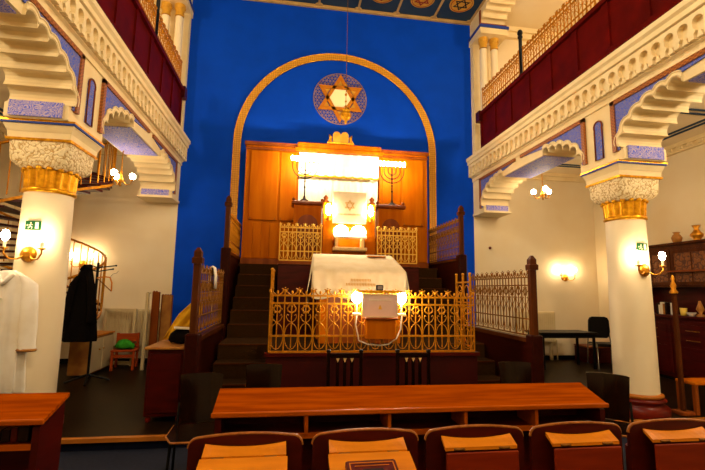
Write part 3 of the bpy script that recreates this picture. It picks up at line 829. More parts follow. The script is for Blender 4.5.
# cloths on the left balustrade
wc = MB(); rows = []
for k, (y, x, z) in enumerate(((0, .05, -.25), (0, .05, -.1), (0, .03, .02), (0, -.0, .035), (.0, -.04, .0), (.1, -.055, -.14), (.22, -.055, -.3), (.36, -.06, -.46), (.4, -.06, -.6))):
    w = (.09, .09, .1, .1, .1, .08, .12, .07, .03)[k]
    rows.append([(x+.008*sin(i*2), y-w+2*w*i/6, z+.01*sin(i*1.5)) for i in range(7)])
vs = [p for r in rows for p in r]
wc.add(vs, [(j*7+i, j*7+i+1, j*7+i+8, j*7+i+7) for j in range(len(rows)-1) for i in range(6)], True)
o = obj('white_shawl', wc, M['white'], None, loc=(BL, 5.80, 1.84))
o.modifiers.new('thick', 'SOLIDIFY').thickness = .012
tag(o, 'crumpled white shawl hung over the left balustrade', 'shawl')

# ------------------------------------------------------------------ wall sconces and chandeliers
def sconce(loc, rz, label, mat, sc=1):
    """plate faces local -Y, two curling arms with candle bulbs"""
    t = thing('wall_sconce', label, 'sconce', loc, rz, 'two-armed brass sconces')
    p = MB(); rings = []
    for r, y in ((.075, 0), (.08, -.012), (.06, -.03), (.03, -.045)):
        rings.append([(r*cos(2*pi*k/16), y, r*sin(2*pi*k/16)) for k in range(16)])
    obj('wall_plate', p.loft(rings, True), M['brass'], t)
    for s in (-1, 1):
        a = obj('arm', MB().tube([(s*.02, -.03, -.01), (s*.07, -.06, -.05), (s*.13, -.09, -.05), (s*.17, -.11, 0), (s*.17, -.11, .05)], .009, 6).lathe([(.012, .04), (.04, .055), (.03, .06)], (s*.17, -.11, 0), 10), M['brass'], t)
        obj('candle_sleeve', MB().lathe([(.014, .06), (.014, .13)], (s*.17, -.11, 0), 8), M['paper'], a)
        obj('bulb', MB().ball((s*.17, -.11, .18), .036, 10, 8, 1, 1, 1.6), mat, a)
    return t
sconce((XL-.3, CY-.241, 1.90), 0, 'brass two-armed sconce lit on the left column above the white coat', M['bulb'])
sconce((XR+.3, CY-.241, 1.90), 0, 'brass two-armed sconce lit on the right column', M['bulb'])
sconce((6.30, D, 1.95), 0, 'brass two-armed sconce lit on the cream wall right of the podium', M['bulb'])
sconce((-4.02, D, 2.0), 0, 'brass two-armed sconce glowing behind the spiral stair rail', M['bulb'])
def chandelier(loc, top, label):
    t = thing('chandelier', label, 'chandelier', loc, 0, 'small brass aisle chandeliers')
    obj('rod', MB().tube([(0, 0, .15), (0, 0, top-loc[2])], .009, 6).lathe([(.05, top-loc[2]-.06), (.06, top-loc[2])], n=12), M['brass'], t)
    obj('hub', MB().lathe([(.005, -.12), (.02, -.1), (.012, -.06), (.045, -.02), (.03, .04), (.015, .08), (.025, .12), (.01, .16)], n=14), M['brass'], t)
    for k in range(3):
        a = 2*pi*k/3+.25; d = Vector((cos(a), sin(a), 0))
        P = [d*r+Vector((0, 0, z)) for r, z in ((.03, -.02), (.08, -.08), (.14, -.07), (.17, -.0))]
        m = obj('arm', MB().tube(P, .008, 6).lathe([(.01, -.01), (.035, .01), (.025, .02)], tuple(d*.17), 8), M['brass'], t)
        q = d*.17
        obj('bulb', MB().ball((q.x, q.y, .07), .05, 10, 8, 1, 1, 1.1), M['chand'], m)
chandelier((4.98, 7.6, 3.57), 4.4, 'small lit chandelier hanging in the right aisle')
chandelier((-2.85, 7.3, 3.36), 4.4, 'small lit chandelier hanging in the left aisle')
for X, nm in ((XL-.29, 'left'), (XR+.3, 'right')):
    t = thing('exit_sign', 'small green exit pictogram plate above the sconce on the %s column' % nm, 'sign', (X, CY-.237, 2.2), 0, 'green exit signs')
    t.scale = (.72, .9, .85); obj('plate', MB().box(-.1, .1, -.012, .0, -.055, .055), M['exitgreen'], t)
    g = MB().box(.03, .07, -.016, -.012, -.04, .04)
    g.ball((-.03, -.014, .03), .01, 6, 4); g.tube([(-.03, -.014, .02), (-.035, -.014, -.01), (-.06, -.014, -.035)], .006, 4); g.tube([(-.035, -.014, -.01), (-.012, -.014, -.02), (-.015, -.014, -.042)], .006, 4); g.tube([(-.055, -.014, .0), (-.03, -.014, .015), (-.005, -.014, .005)], .005, 4)
    g.prism([(-.085, 0), (-.07, .012), (-.07, -.012)], XZ(-.016), (0, .004, 0))
    obj('pictogram', g, M['paper'], t)

# ------------------------------------------------------------------ spiral stair in the left aisle
SX, SY, SR = -4.26, 7.66, 1.06
sp = thing('spiral_staircase', 'wooden spiral staircase with slender gilt railing behind the left column', 'staircase', (SX, SY, UP))
obj('centre_pole', MB().lathe([(.07, 0), (.07, 4.26)], n=14), M['brownwood'], sp)
PIT = 2.3                       # rise per turn
def zt_(th): return 1.0+PIT*th/(2*pi)
th0, th1 = -2.3, 8.2
n = 40
for i in range(n):
    a0 = th0+(th1-th0)*i/n; a1 = th0+(th1-th0)*(i+1)/n+.06; z = zt_(a0+.1)-UP
    if z+.04 > 4.2: break
    pl = [(.05*cos(a0), .05*sin(a0))]+[(SR*cos(a0+(a1-a0)*k/4), SR*sin(a0+(a1-a0)*k/4)) for k in range(5)]
    obj('tread', MB().prism(pl, lambda a, b: (a, b, z), (0, 0, .035)), M['mahog'], sp)
def helix(r, off, w, h, a0, a1, n=110):
    rings = []
    for i in range(n+1):
        a = a0+(a1-a0)*i/n; z = min(zt_(a)-UP+off, 4.24-h)
        rings.append([(r*cos(a), r*sin(a), z), ((r+w)*cos(a), (r+w)*sin(a), z), ((r+w)*cos(a), (r+w)*sin(a), z+h), (r*cos(a), r*sin(a), z+h)])
    return MB().loft(rings)
obj('stringer', helix(SR, -.0, .02, .045, th0, th1), M['gilt'], sp)
obj('handrail', MB().tube([(SR*cos(a), SR*sin(a), min(zt_(a)-UP+.92, 4.24)) for a in [th0+(th1-th0)*i/110 for i in range(111)]], .022, 6), M['gilt'], sp)
bm_ = MB().tube([(0, 0, 0), (0, 0, .84)], .010, 5).mesh('baluster')
nb = 74
for i in range(nb):
    a = th0+(th1-th0)*(i+.5)/nb; z = zt_(a)-UP+.1
    if z+.84 > 4.26: z = 4.26-.84
    if z < 3.45: obj('baluster', bm_, M['gilt'], sp, loc=((SR+.015)*cos(a), (SR+.015)*sin(a), z))
obj('newel_post', MB().bbox(SR*cos(th0)-.04, SR*cos(th0)+.04, SR*sin(th0)-.04, SR*sin(th0)+.04, 0, 1.15, .01), M['brownwood'], sp)

# ------------------------------------------------------------------ left aisle furniture
def radiator(x0, x1, z0, z1, label):
    t = thing('radiator', label, 'radiator', (x0, D-.015, UP))
    w = x1-x0; m = MB().bbox(0, w, -.09, -.02, z0-UP, z1-UP, .01)
    for i in range(int(w/.05)): m.bbox(.01+i*.05, .045+i*.05, -.1, -.09, z0-UP+.03, z1-UP-.03, .004)
    obj('panel', m, M['offwhite'], t)
    obj('foot', MB().box(.08, .12, -.08, 0, 0, z0-UP), M['offwhite'], t); obj('foot', MB().box(w-.12, w-.08, -.08, 0, 0, z0-UP), M['offwhite'], t)
    obj('pipe', MB().tube([(w+.04, -.05, z0-UP+.06), (w+.04, -.05, 0)], .012, 6).tube([(w-.01, -.05, z0-UP+.06), (w+.04, -.05, z0-UP+.06)], .012, 6), M['offwhite'], t)
radiator(-3.5, -2.45, .45, 1.15, 'cream ribbed radiator on the wall behind the red child chair')
radiator(5.0, 5.94, .50, 1.18, 'cream panel radiator on the wall behind the right balustrade')

def child_chair():
    t = thing('child_chair', 'small orange-red wooden chair with a green cloth on its seat', 'chair', (-2.90, 8.3, UP), .15)
    for sx in (-1, 1):
        obj('leg', MB().bbox(sx*.17-.022, sx*.17+.022, -.2, -.16, 0, .32, .005), M['redpaint'], t)
        obj('leg', MB().bbox(sx*.17-.022, sx*.17+.022, .14, .18, 0, .62, .005), M['redpaint'], t)
    obj('seat', MB().bbox(-.2, .2, -.21, .18, .32, .35, .008), M['redpaint'], t)
    obj('backrest', MB().bbox(-.19, .19, .145, .165, .46, .61, .006).box(-.19, .19, .15, .165, .39, .42), M['redpaint'], t)
    obj('stretcher', MB().box(-.17, .17, -.19, -.17, .22, .27), M['redpaint'], t)
child_chair()
g = MB(); rings = []
random.seed(3)
for j, (k, z) in enumerate(((.2, 0), (1, .015), (.95, .06), (.7, .11), (.35, .14), (.05, .15))):
    rings.append([(k*.15*cos(2*pi*i/18)*(1+.25*sin(3*i+j)), k*.1*sin(2*pi*i/18)*(1+.2*cos(2*i)), z+.018*sin(i*2.1+j)) for i in range(18)])
g.loft(rings, True)
o = obj('green_cloth', g, M['green'], None, loc=(-2.91, 8.26, UP+.365)); tag(o, 'crumpled bright green cloth on the child chair', 'cloth')

sc_ = thing('low_cupboard', 'tan low cupboard with cream doors beside the spiral stair behind the coat stand', 'cupboard', (-3.38, 8.0, UP), .0)
obj('body', MB().bbox(-.14, .18, -.40, .5, .02, .62, .01), M['clay'], sc_)
obj('top', MB().bbox(-.16, .2, -.42, .52, .62, .65, .008), M['board'], sc_)
for k in range(2):
    d = obj('door', MB().bbox(.18, .195, -.38+k*.44, .04+k*.44, .05, .59, .004), M['offwhite'], sc_)
    obj('knob', MB().ball((.205, -.1+k*.16, .4), .015, 6, 5), M['brass'], d)
fb = thing('leaning_frame', 'narrow white open wooden frame standing beside the red child chair', 'screen', (-3.15, 8.62, UP), -.15)
obj('frame', MB().box(-.3, -.25, -.02, .02, 0, 1.05).box(.25, .3, -.02, .02, 0, 1.05).box(-.25, .25, -.02, .02, 1.0, 1.05).box(-.25, .25, -.02, .02, .02, .08), M['offwhite'], fb)  # a plain white frame, open in the middle
for x0, y, w, hh, rz, mm, nm, lb in ((-2.545, 8.15, .05, 1.36, 0, 'offwhite', 'leaning_board', 'narrow white board standing left of the brown panels'),
        (-2.44, 8.3, .13, 1.38, 0, 'oakd', 'leaning_board', 'dark brown scalloped board standing between white board and tan panel'),
        (-2.27, 8.4, .20, 1.32, 0, 'clay', 'leaning_board', 'tan wooden panel standing against the corner by the blue wall')):
    t = thing(nm, lb, 'board', (x0, y, UP), rz, 'boards stacked by the blue wall')
    obj('panel', MB().bbox(-w/2, w/2, -.02, .02, 0, hh, .004), M[mm], t)
    e = MB()
    for i in range(max(2, int(w/.045))): e.ball((-w/2+.02+i*.045, 0, hh), .022, 6, 5)
    e.box(-w/2, -w/2+.015, -.026, -.02, 0, hh).box(w/2-.015, w/2, -.026, -.02, 0, hh)
    obj('edging', e, M['oakd'] if mm != 'offwhite' else M['offwhite'], t)

# coat stand, dark coat, hanger
cs = thing('coat_stand', 'black metal coat stand with hooks in the left aisle', 'coat stand', (-3.03, 7.2, UP))
obj('pole', MB().tube([(0, 0, .05), (0, 0, 1.84)], .02, 8), M['black'], cs)
for k in range(4):
    a = .3+k*pi/2
    obj('foot', MB().tube([(0, 0, .12), (.14*cos(a), .14*sin(a), .07), (.3*cos(a), .3*sin(a), .015)], .016, 6), M['black'], cs)
for k, (a, z) in enumerate(((.1, 1.80), (-.25, 1.74), (2.6, 1.8), (3.3, 1.74), (1.6, 1.78))):
    L = .26 if k < 2 else .16
    obj('hook', MB().tube([(0, 0, z-.04), (L*.5*cos(a), L*.5*sin(a), z-.02), (L*cos(a), L*sin(a), z)], .010, 6).ball((L*cos(a), L*sin(a), z), .016, 6, 5), M['black'], cs)
def garment(mb, secs, n=28, folds=6, amp=.1):
    rings = []
    for j, (x, y, z, rx, ry) in enumerate(secs):
        k = j/(len(secs)-1)
        rings.append([(x+rx*cos(2*pi*i/n)*(1+amp*k*sin(folds*2*pi*i/n+j*.3)), y+ry*sin(2*pi*i/n)*(1+2*amp*k*sin(folds*2*pi*i/n+1)), z) for i in range(n)])
    return mb.loft(rings, True)
co = thing('dark_coat', 'dark brown-black coat hanging on the coat stand', 'coat', (-3.10, 7.0, UP))
obj('body', garment(MB(), [(.02, .02, 1.80, .03, .03), (.0, 0, 1.76, .07, .05), (-.01, 0, 1.62, .11, .07), (-.02, 0, 1.35, .17, .09), (-.03, 0, 1.0, .22, .11), (-.03, 0, .68, .25, .12), (-.03, 0, .64, .24, .115)]), M['blackcloth'], co)
for s in (-1, 1):
    obj('sleeve', garment(MB(), [(s*.07, -.08, 1.62, .03, .03), (s*.12, -.1, 1.5, .055, .05), (s*.16, -.11, 1.2, .06, .05), (s*.17, -.12, .95, .055, .05), (s*.17, -.12, .93, .05, .045)], 14, 3), M['blackcloth'], co)
obj('collar', MB().tube([(-.06, -.05, 1.72), (0, -.08, 1.78), (.06, -.05, 1.72), (.05, .03, 1.76), (-.05, .03, 1.76)], .022, 6, closed=True), M['blackcloth'], co)
hg = thing('coat_hanger', 'wooden coat hanger hanging on a hook of the coat stand', 'hanger', (-2.88, 7.16, UP+1.52), .9)
hg.scale = (.72, .72, .8); hg.rotation_euler = (0, .55, .5)
obj('yoke', MB().tube([(-.2, 0, .0), (-.1, 0, .09), (0, 0, .13), (.1, 0, .06), (.2, 0, -.08)], .016, 6), M['board'], hg)
obj('bar', MB().tube([(-.2, 0, 0), (.2, 0, -.08)], .010, 6), M['bronze'], hg)
obj('hook', MB().tube([(0, 0, .12), (0, 0, .2), (.02, 0, .24), (.05, 0, .25), (.055, 0, .32)], .005, 5), M['chrome'], hg)

# white coat on the left column
wct = thing('white_coat', 'long white robe hanging on the front of the left column', 'coat', (XL-.40, CY-.34, UP+.10))
wct.scale = (1.1, 1, 1.03)
bd = garment(MB(), [(.0, 0, 1.47, .05, .03), (-.0, -.01, 1.44, .11, .045), (0, -.01, 1.38, .165, .055), (-.0, -.02, 1.2, .19, .06), (-.01, -.02, .9, .20, .065), (-.02, -.02, .6, .215, .07), (-.02, -.02, .38, .225, .07), (-.02, -.02, .35, .22, .068)], 72, 9, .22)
obj('body', bd, M['white'], wct)
obj('sleeve', garment(MB(), [(.12, -.02, 1.42, .03, .03), (.19, -.03, 1.34, .065, .05), (.21, -.04, 1.13, .07, .055), (.22, -.05, .95, .075, .055), (.235, -.06, .78, .065, .05), (.24, -.06, .74, .07, .05)], 20, 3, .08), M['white'], wct)
obj('sleeve', garment(MB(), [(-.12, -.02, 1.42, .03, .03), (-.19, -.03, 1.34, .06, .05), (-.22, -.04, 1.1, .07, .055), (-.23, -.05, .84, .07, .05), (-.23, -.06, .80, .075, .05)], 20, 3, .08), M['white'], wct)
obj('lace_cuff', MB().tube([(.24+.07*cos(2*pi*k/12), -.06+.05*sin(2*pi*k/12), .735) for k in range(12)], .014, 5, closed=True), M['clay'], wct, 'tan lace cuff on the sleeve')
obj('collar', MB().tube([(-.06, -.05, 1.43), (-.03, -.08, 1.38), (0, -.085, 1.34), (.03, -.08, 1.38), (.06, -.05, 1.43)], .022, 6), M['white'], wct)
obj('button', MB().ball((.0, -.09, 1.2), .012, 6, 5).ball((0, -.095, 1.05), .012, 6, 5).ball((0, -.1, .9), .012, 6, 5), M['paper'], wct)

# dark cabinet at the foot of the left balustrade
dc = thing('side_cabinet', 'dark red-brown cabinet with pale top at the left end of the step', 'cabinet', (-1.335, 5.42, UP))
obj('body', MB().bbox(-.2, .2, -.36, .36, .06, .78, .01), M['mahog'], dc)
obj('top', MB().bbox(-.23, .22, -.39, .38, .78, .81, .008), M['clay'], dc)
obj('door', MB().bbox(-.17, .17, -.375, -.36, .1, .74, .006), M['mahog'], dc)
for sx in (-.16, .16):
    for sy in (-.31, .31): obj('foot', MB().lathe([(.025, 0), (.035, .03), (.02, .06)], (sx, sy, 0), 10), M['marble'], dc)
yc_ = MB()
L_ = [(-.10, 1.43), (-.20, 1.40), (-.34, 1.26), (-.44, 1.08), (-.51, .945)]
R_2 = [(-.055, 1.40), (-.07, 1.28), (-.14, 1.15), (-.26, 1.02), (-.33, .945)]
rows = []
for (x0, z0), (x1, z1) in zip(L_, R_2):
    rows.append([(x0+(x1-x0)*i/8, .03*sin(i*1.6)-.02*(1.4-z0), z0+(z1-z0)*i/8+.008*sin(i*2.2)) for i in range(9)])
yc_.add([p for r in rows for p in r], [(j*9+i, j*9+i+1, j*9+i+10, j*9+i+9) for j in range(len(rows)-1) for i in range(8)], True)
bk = MB(); rings = [[(k*.17*cos(2*pi*i/16), k*.13*sin(2*pi*i/16), z+.01*sin(i*2)) for i in range(16)] for k, z in ((.8, 0), (1, .04), (.9, .1), (.5, .15), (.1, .16))]
o = obj('black_bag', bk.loft(rings, True), M['blackcloth'], None, loc=(-1.24, 5.38, .945)); tag(o, 'slumped black bag on the side cabinet', 'bag')
o = obj('folded_paper', MB().obox((0, 0, 0), (.1, .0, .0), (0, .06, .0), (0, 0, .004)), M['paper'], None, loc=(-1.24, 5.34, 1.112)); o.rotation_euler = (.1, .08, .3); tag(o, 'white folded paper lying on the black bag', 'paper')
o = obj('yellow_cloth', yc_, M['yellow'], None, loc=(-1.03, 5.62, .0)); o.modifiers.new('thick', 'SOLIDIFY').thickness = .01
tag(o, 'mustard yellow cloth draped from the balustrade onto the side cabinet', 'cloth')

# ------------------------------------------------------------------ right aisle furniture
bt_ = thing('black_table', 'black table by the cream wall behind the right balustrade', 'table', (5.5, 8.0, UP))
obj('tabletop', MB().bbox(-.62, .62, -.3, .3, .67, .71, .006).box(-.56, .56, -.26, .26, .60, .67), M['black'], bt_)
for sx in (-1, 1):
    for sy in (-1, 1): obj('leg', MB().box(sx*.55-.02, sx*.55+.02, sy*.25-.02, sy*.25+.02, 0, .62), M['black'], bt_)
def office_chair():
    t = thing('office_chair', 'black padded chair with chrome legs at the end of the black table', 'chair', (6.44, 7.95, UP), -.25)
    obj('seat', MB().bbox(-.23, .23, -.22, .22, .42, .48, .02), M['black'], t)
    r = []
    for z, w in ((.56, .14), (.60, .19), (.70, .21), (.92, .20), (.98, .17), (1.0, .12)): r.append([(-w, .18, z), (w, .18, z), (w, .23, z), (-w, .23, z)])
    obj('backrest', MB().loft(r), M['black'], t)
    for sx in (-1, 1):
        obj('leg', MB().tube([(sx*.24, .25, 0), (sx*.23, .22, .45), (sx*.2, .22, .7)], .011, 6), M['chrome'], t)
        obj('leg', MB().tube([(sx*.24, -.24, 0), (sx*.23, -.2, .45), (sx*.22, .2, .45)], .011, 6), M['chrome'], t)
office_chair()
lc = thing('low_chest', 'low brown chest against the back wall beside the right column', 'chest', (6.75, 8.6, UP))
obj('body', MB().bbox(-.35, .36, -.25, .24, 0, .32, .01), M['mahog'], lc); obj('lid', MB().bbox(-.36, .37, -.26, .25, .32, .35, .01), M['oakd'], lc)
o = obj('wall_button', MB().lathe([(.03, 0), (.035, .012), (.02, .03)], n=10), M['marble'], None, loc=(4.47, D, 2.59), rot=(pi/2, 0, 0)); tag(o, 'tiny dark red button on the cream wall beside the blue wall', 'button')

bf = thing('buffet', 'tall dark wooden buffet with glazed hutch along the right wall', 'cabinet', (6.72, 5.9, UP))
# local: front faces -X, runs along y -1.6..1.5, depth .38
BY0, BY1 = -1.7, 1.55
obj('base', MB().box(.0, .40, BY0, BY1, .06, 1.08), M['mahog'], bf)
obj('plinth', MB().box(.03, .40, BY0, BY1, 0, .06), M['black'], bf)
obj('counter', MB().bbox(-.05, .40, BY0-.03, BY1+.03, 1.08, 1.13, .01), M['mahogx'], bf)
obj('back_board', MB().box(.36, .40, BY0, BY1, 1.13, 1.62), M['mahog'], bf)
obj('hutch', MB().box(.30, .40, BY0, BY1, 1.62, 2.36).box(.08, .30, BY0, BY1, 1.62, 1.66).box(.08, .30, BY0, BY1, 2.3, 2.36).box(.08, .3, BY0, BY0+.04, 1.66, 2.3).box(.08, .3, BY1-.04, BY1, 1.66, 2.3).box(.08, .3, -.08, -.04, 1.66, 2.3).box(.1, .3, BY0, BY1, 1.95, 1.97), M['brownwood'], bf)
obj('hutch_cornice', MB().bbox(.02, .41, BY0-.04, BY1+.04, 2.36, 2.41, .012).box(.05, .41, BY0-.02, BY1+.02, 2.28, 2.36), M['brownwood'], bf)
obj('ledge', MB().box(-.02, .1, BY0, .75, 1.88, 1.91), M['oakd'], bf)
for y in (BY0+.02, BY1-.06): obj('upright', MB().box(.1, .36, y, y+.04, 1.13, 1.62), M['mahog'], bf)
for k in range(4):
    y0 = BY0+.05+k*.8; y1 = y0+.74
    d = obj('door', MB().bbox(-.015, 0, y0, y1, .12, 1.04, .006).box(-.022, -.015, y0+.08, y1-.08, .2, .6).box(-.022, -.015, y0+.08, y1-.08, .66, .98), M['mahog'], bf)
    obj('handle', MB().tube([(-.03, y0+.25, .88), (-.045, y0+.3, .88), (-.045, y0+.44, .88), (-.03, y0+.5, .88)], .008, 6).tube([(-.03, y0+.25, .72), (-.045, y0+.3, .72), (-.045, y0+.44, .72), (-.03, y0+.5, .72)], .008, 6), M['bronze'], d)
    gd = obj('glass_door', MB().box(.055, .08, y0-.02, y0+.04, 1.66, 2.28).box(.055, .08, y1-.04, y1+.02, 1.66, 2.28).box(.055, .08, y0+.04, y1-.04, 1.66, 1.71).box(.055, .08, y0+.04, y1-.04, 2.22, 2.28).box(.06, .075, (y0+y1)/2-.01, (y0+y1)/2+.01, 1.71, 2.22), M['brownwood'], bf)
    obj('pane', MB().box(.066, .072, y0+.04, y1-.04, 1.71, 2.22), M['carvedwood'], gd)
def put(name, prof, mat, loc, label, cat, group=None, n=16, extra=None):
    t = obj(name, MB().lathe(prof, n=n), mat, None, loc=loc); tag(t, label, cat, group); return t
BT = UP+2.41
v = put('vase', [(.05, 0), (.07, .03), (.085, .09), (.06, .14), (.04, .16), (.06, .19), (.055, .19), (.03, .16)], M['clay'], (6.85, 6.52, BT), 'short tan vase on the buffet, nearer the column', 'vase', 'vases on the buffet')
v = put('vase', [(.06, 0), (.05, .02), (.09, .07), (.095, .11), (.05, .16), (.035, .2), (.065, .26), (.06, .26), (.03, .2)], M['brass'], (6.85, 6.14, BT), 'taller brass vase with flared rim on the buffet top', 'vase', 'vases on the buffet')
CT = UP+1.13
bw = [(.05, .20, 'bookdark', 'dark'), (.03, .17, 'paper', 'white'), (.045, .22, 'paper', 'tall white'), (.035, .19, 'clay', 'tan'), (.03, .22, 'bookdark', 'thin dark')]
y = 6.95
for i, (w, h, mm, nm) in enumerate(bw):
    b = thing('book', '%s book standing on the buffet counter near the column, %s from the column' % (nm, ('first', 'second', 'third', 'fourth', 'fifth')[i]), 'book', (6.80, y, CT), 0, 'books on the buffet counter')
    obj('cover', MB().bbox(-.07, .07, -w, 0, 0, h, .003), M[mm], b); obj('pages', MB().box(-.065, .072, -w+.005, -.005, .006, h-.006), M['paper'], b)
    y -= w+.008
put('white_beaker', [(.045, 0), (.055, .01), (.05, .2), (.055, .21), (.045, .21)], M['white'], (6.76, 6.60, CT), 'tall white beaker on the buffet counter', 'cup')
put('yellow_cup', [(.035, 0), (.045, .01), (.055, .13), (.05, .13)], M['yellowcup'], (6.76, 6.42, CT), 'pale yellow cup on the buffet counter', 'cup')
put('white_bowl', [(.03, 0), (.07, .05), (.075, .06), (.06, .05)], M['white'], (6.75, 6.27, CT), 'small white bowl on the buffet counter beside the yellow cup', 'bowl')
put('brass_ornament', [(.06, 0), (.06, .02), (.02, .05), (.06, .12), (.03, .2), (.015, .26)], M['clay'], (6.82, 6.17, CT), 'tan ornament standing behind the white bowl on the buffet', 'ornament')
put('white_dish', [(.04, 0), (.08, .03), (.085, .035), (.05, .03)], M['white'], (6.75, 5.85, CT), 'white dish at the right of the buffet counter', 'dish')

wp = thing('wooden_post', 'slender wooden post with turned finial near the right edge before the buffet', 'post', (4.93, 4.80, UP))
obj('shaft', MB().bbox(-.024, .024, -.024, .024, .05, 1.5, .006), M['brownwood'], wp)
obj('foot', MB().bbox(-.09, .09, -.09, .09, 0, .05, .01), M['oakd'], wp)
obj('finial', MB().lathe([(.045, 1.5), (.05, 1.52), (.025, 1.56), (.038, 1.6), (.015, 1.66), (.025, 1.69), (.005, 1.74)], n=12), M['brass'], wp)
lbh = thing('low_bench', 'low wooden bench with orange seat at the right edge beside the wooden post', 'bench', (5.40, 4.86, UP))
obj('seat', MB().bbox(-.36, .4, -.14, .14, .36, .40, .01), M['oak'], lbh)
for x in (-.33, .36):
    for y in (-.11, .11): obj('leg', MB().bbox(x-.025, x+.025, y-.025, y+.025, 0, .37, .005), M['oakd'], lbh)

# ------------------------------------------------------------------ desks
def desk(name, label, x0, x1, dividers, loc_y):
    t = thing(name, label, 'desk', (x0, loc_y, 0), 0, 'long book desks')
    W = x1-x0
    # sloped top, from front (low) to back (high)
    obj('sloped_top', MB().prism([(0, .75), (0, .775), (.29, .866), (.29, .841)], lambda a, b: (0, a, b), (W, 0, 0)), M['desk'], t)
    obj('front_edge', MB().bbox(-.005, W+.005, -.022, .0, .745, .779, .006), M['deskedge'], t)
    obj('shelf', MB().box(.03, W-.03, .03, .28, .60, .62), M['mahogx'], t)
    obj('shelf_edge', MB().box(.03, W-.03, .015, .03, .59, .625), M['deskedge'], t)
    obj('back_board', MB().box(.03, W-.03, .265, .285, .1, .83), M['mahogx'], t)
    for x in (.02, W-.06):
        obj('side_panel', MB().prism([(.0, 0), (.0, .73), (.28, .83), (.28, 0)], lambda a, b: (x, a, b), (.04, 0, 0)), M['mahog'], t)
    for d in dividers:
        x = d*W; obj('divider', MB().prism([(.0, .62), (.0, .748), (.26, .83), (.26, .62)], lambda a, b: (x-.012, a, b), (.024, 0, 0)), M['deskedge'], t)
    obj('footrail', MB().box(.06, W-.06, .1, .16, .08, .12), M['mahogx'], t)
    return t
desk('book_desk', 'long sloping wooden desk between the folding seats and the podium chairs', -.477, 2.42, (.215, .415, .61, .80), 3.0)
desk('book_desk', 'sloping wooden desk at the left edge with dark books on its shelf', -3.9, -1.47, (.25, .5, .75), 2.96)
random.seed(11)
x = -2.05
i = 0
names = ['lying', 'worn', 'thick', 'thin', 'slim', 'small', 'broad', 'plain', 'scuffed']
while x < -1.62:
    w = random.choice((.035, .05, .045, .06)); h = random.uniform(.07, .095)
    b = thing('prayer_book', 'dark prayer book on the shelf of the left desk', 'book', (x, 3.03, .622), 0, 'dark prayer books on the left desk shelf')
    obj('cover', MB().bbox(0, w, 0, .12, 0, h, .004), M['bookdark' if i % 3 else 'bookred'], b)
    obj('pages', MB().box(.005, w-.005, .004, .122, .006, h+.001), M["clay"], b)
    x += w+.006; i += 1

# ------------------------------------------------------------------ chairs behind the desk (facing the viewer)
def ply_chair():
    t = thing('plywood_chair', '', 'chair', (0, 0, 0), 0, 'dark plywood chairs behind the desk')
    m = MB(); R2 = .40
    rows = []
    for j in range(9):
        z = .45+.40*j/8; row = []
        wid = .40+.06*j/8
        for i in range(13):
            a = -wid+2*wid*i/12
            row.append((R2*sin(a), .20+.05*j/8-R2*(1-cos(a))*.75, z-.008*(abs(i-6)/6)**6*(1 if j > 7 else 0)))
        rows.append(row)
    vs = [p for r in rows for p in r]+[(p[0], p[1]+.014, p[2]) for r in rows for p in r]
    N = 13; o = N*9; fs = []
    for j in range(8):
        for i in range(12):
            a = j*N+i; fs += [(a, a+1, a+N+1, a+N), (o+a, o+a+N, o+a+N+1, o+a+1)]
    m.add(vs, fs, True); fs = []
    for j in range(8):
        fs += [(j*N, (j+1)*N, o+(j+1)*N, o+j*N), (j*N+12, o+j*N+12, o+(j+1)*N+12, (j+1)*N+12)]
    for i in range(12): fs += [(8*N+i, 8*N+i+1, o+8*N+i+1, o+8*N+i), (i, o+i, o+i+1, i+1)]
    m.add(vs, fs, False)
    obj('backrest', m, M['plyblack'], t)
    s = [(-.2, .18), (-.22, -.1), (-.17, -.24), (0, -.26), (.17, -.24), (.22, -.1), (.2, .18)]
    obj('seat', MB().prism(s, lambda a, b: (a, b, .43), (0, 0, .016)), M['plyblack'], t)
    obj('seat_edge', MB().tube([(a, b, .438) for a, b in s], .010, 5), M['seatedge'], t)
    for sx in (-1, 1):
        obj('leg', MB().tube([(sx*.2, -.2, 0), (sx*.18, -.15, .42)], .012, 6), M['black'], t)
        obj('leg', MB().tube([(sx*.2, .26, 0), (sx*.18, .16, .42), (sx*.17, .215, .62)], .012, 6), M['black'], t)
    return t
pc = ply_chair()
spots = [(-.70, 3.72, .12, 'dark plywood chair at the left end of the long desk'),
         (-.22, 4.15, .0, 'dark plywood chair behind the desk left of the slatted chairs'),
         (2.42, 4.15, -.12, 'dark plywood chair behind the desk right of the slatted chairs'),
         (2.85, 3.53, -.75, 'dark plywood chair turned at the right end of the long desk')]
for i, (x, y, rz, lb) in enumerate(spots):
    o = pc if i == 0 else copy_tree(pc)
    o.location = (x, y, 0); o.rotation_euler = (0, 0, rz); o['label'] = lb
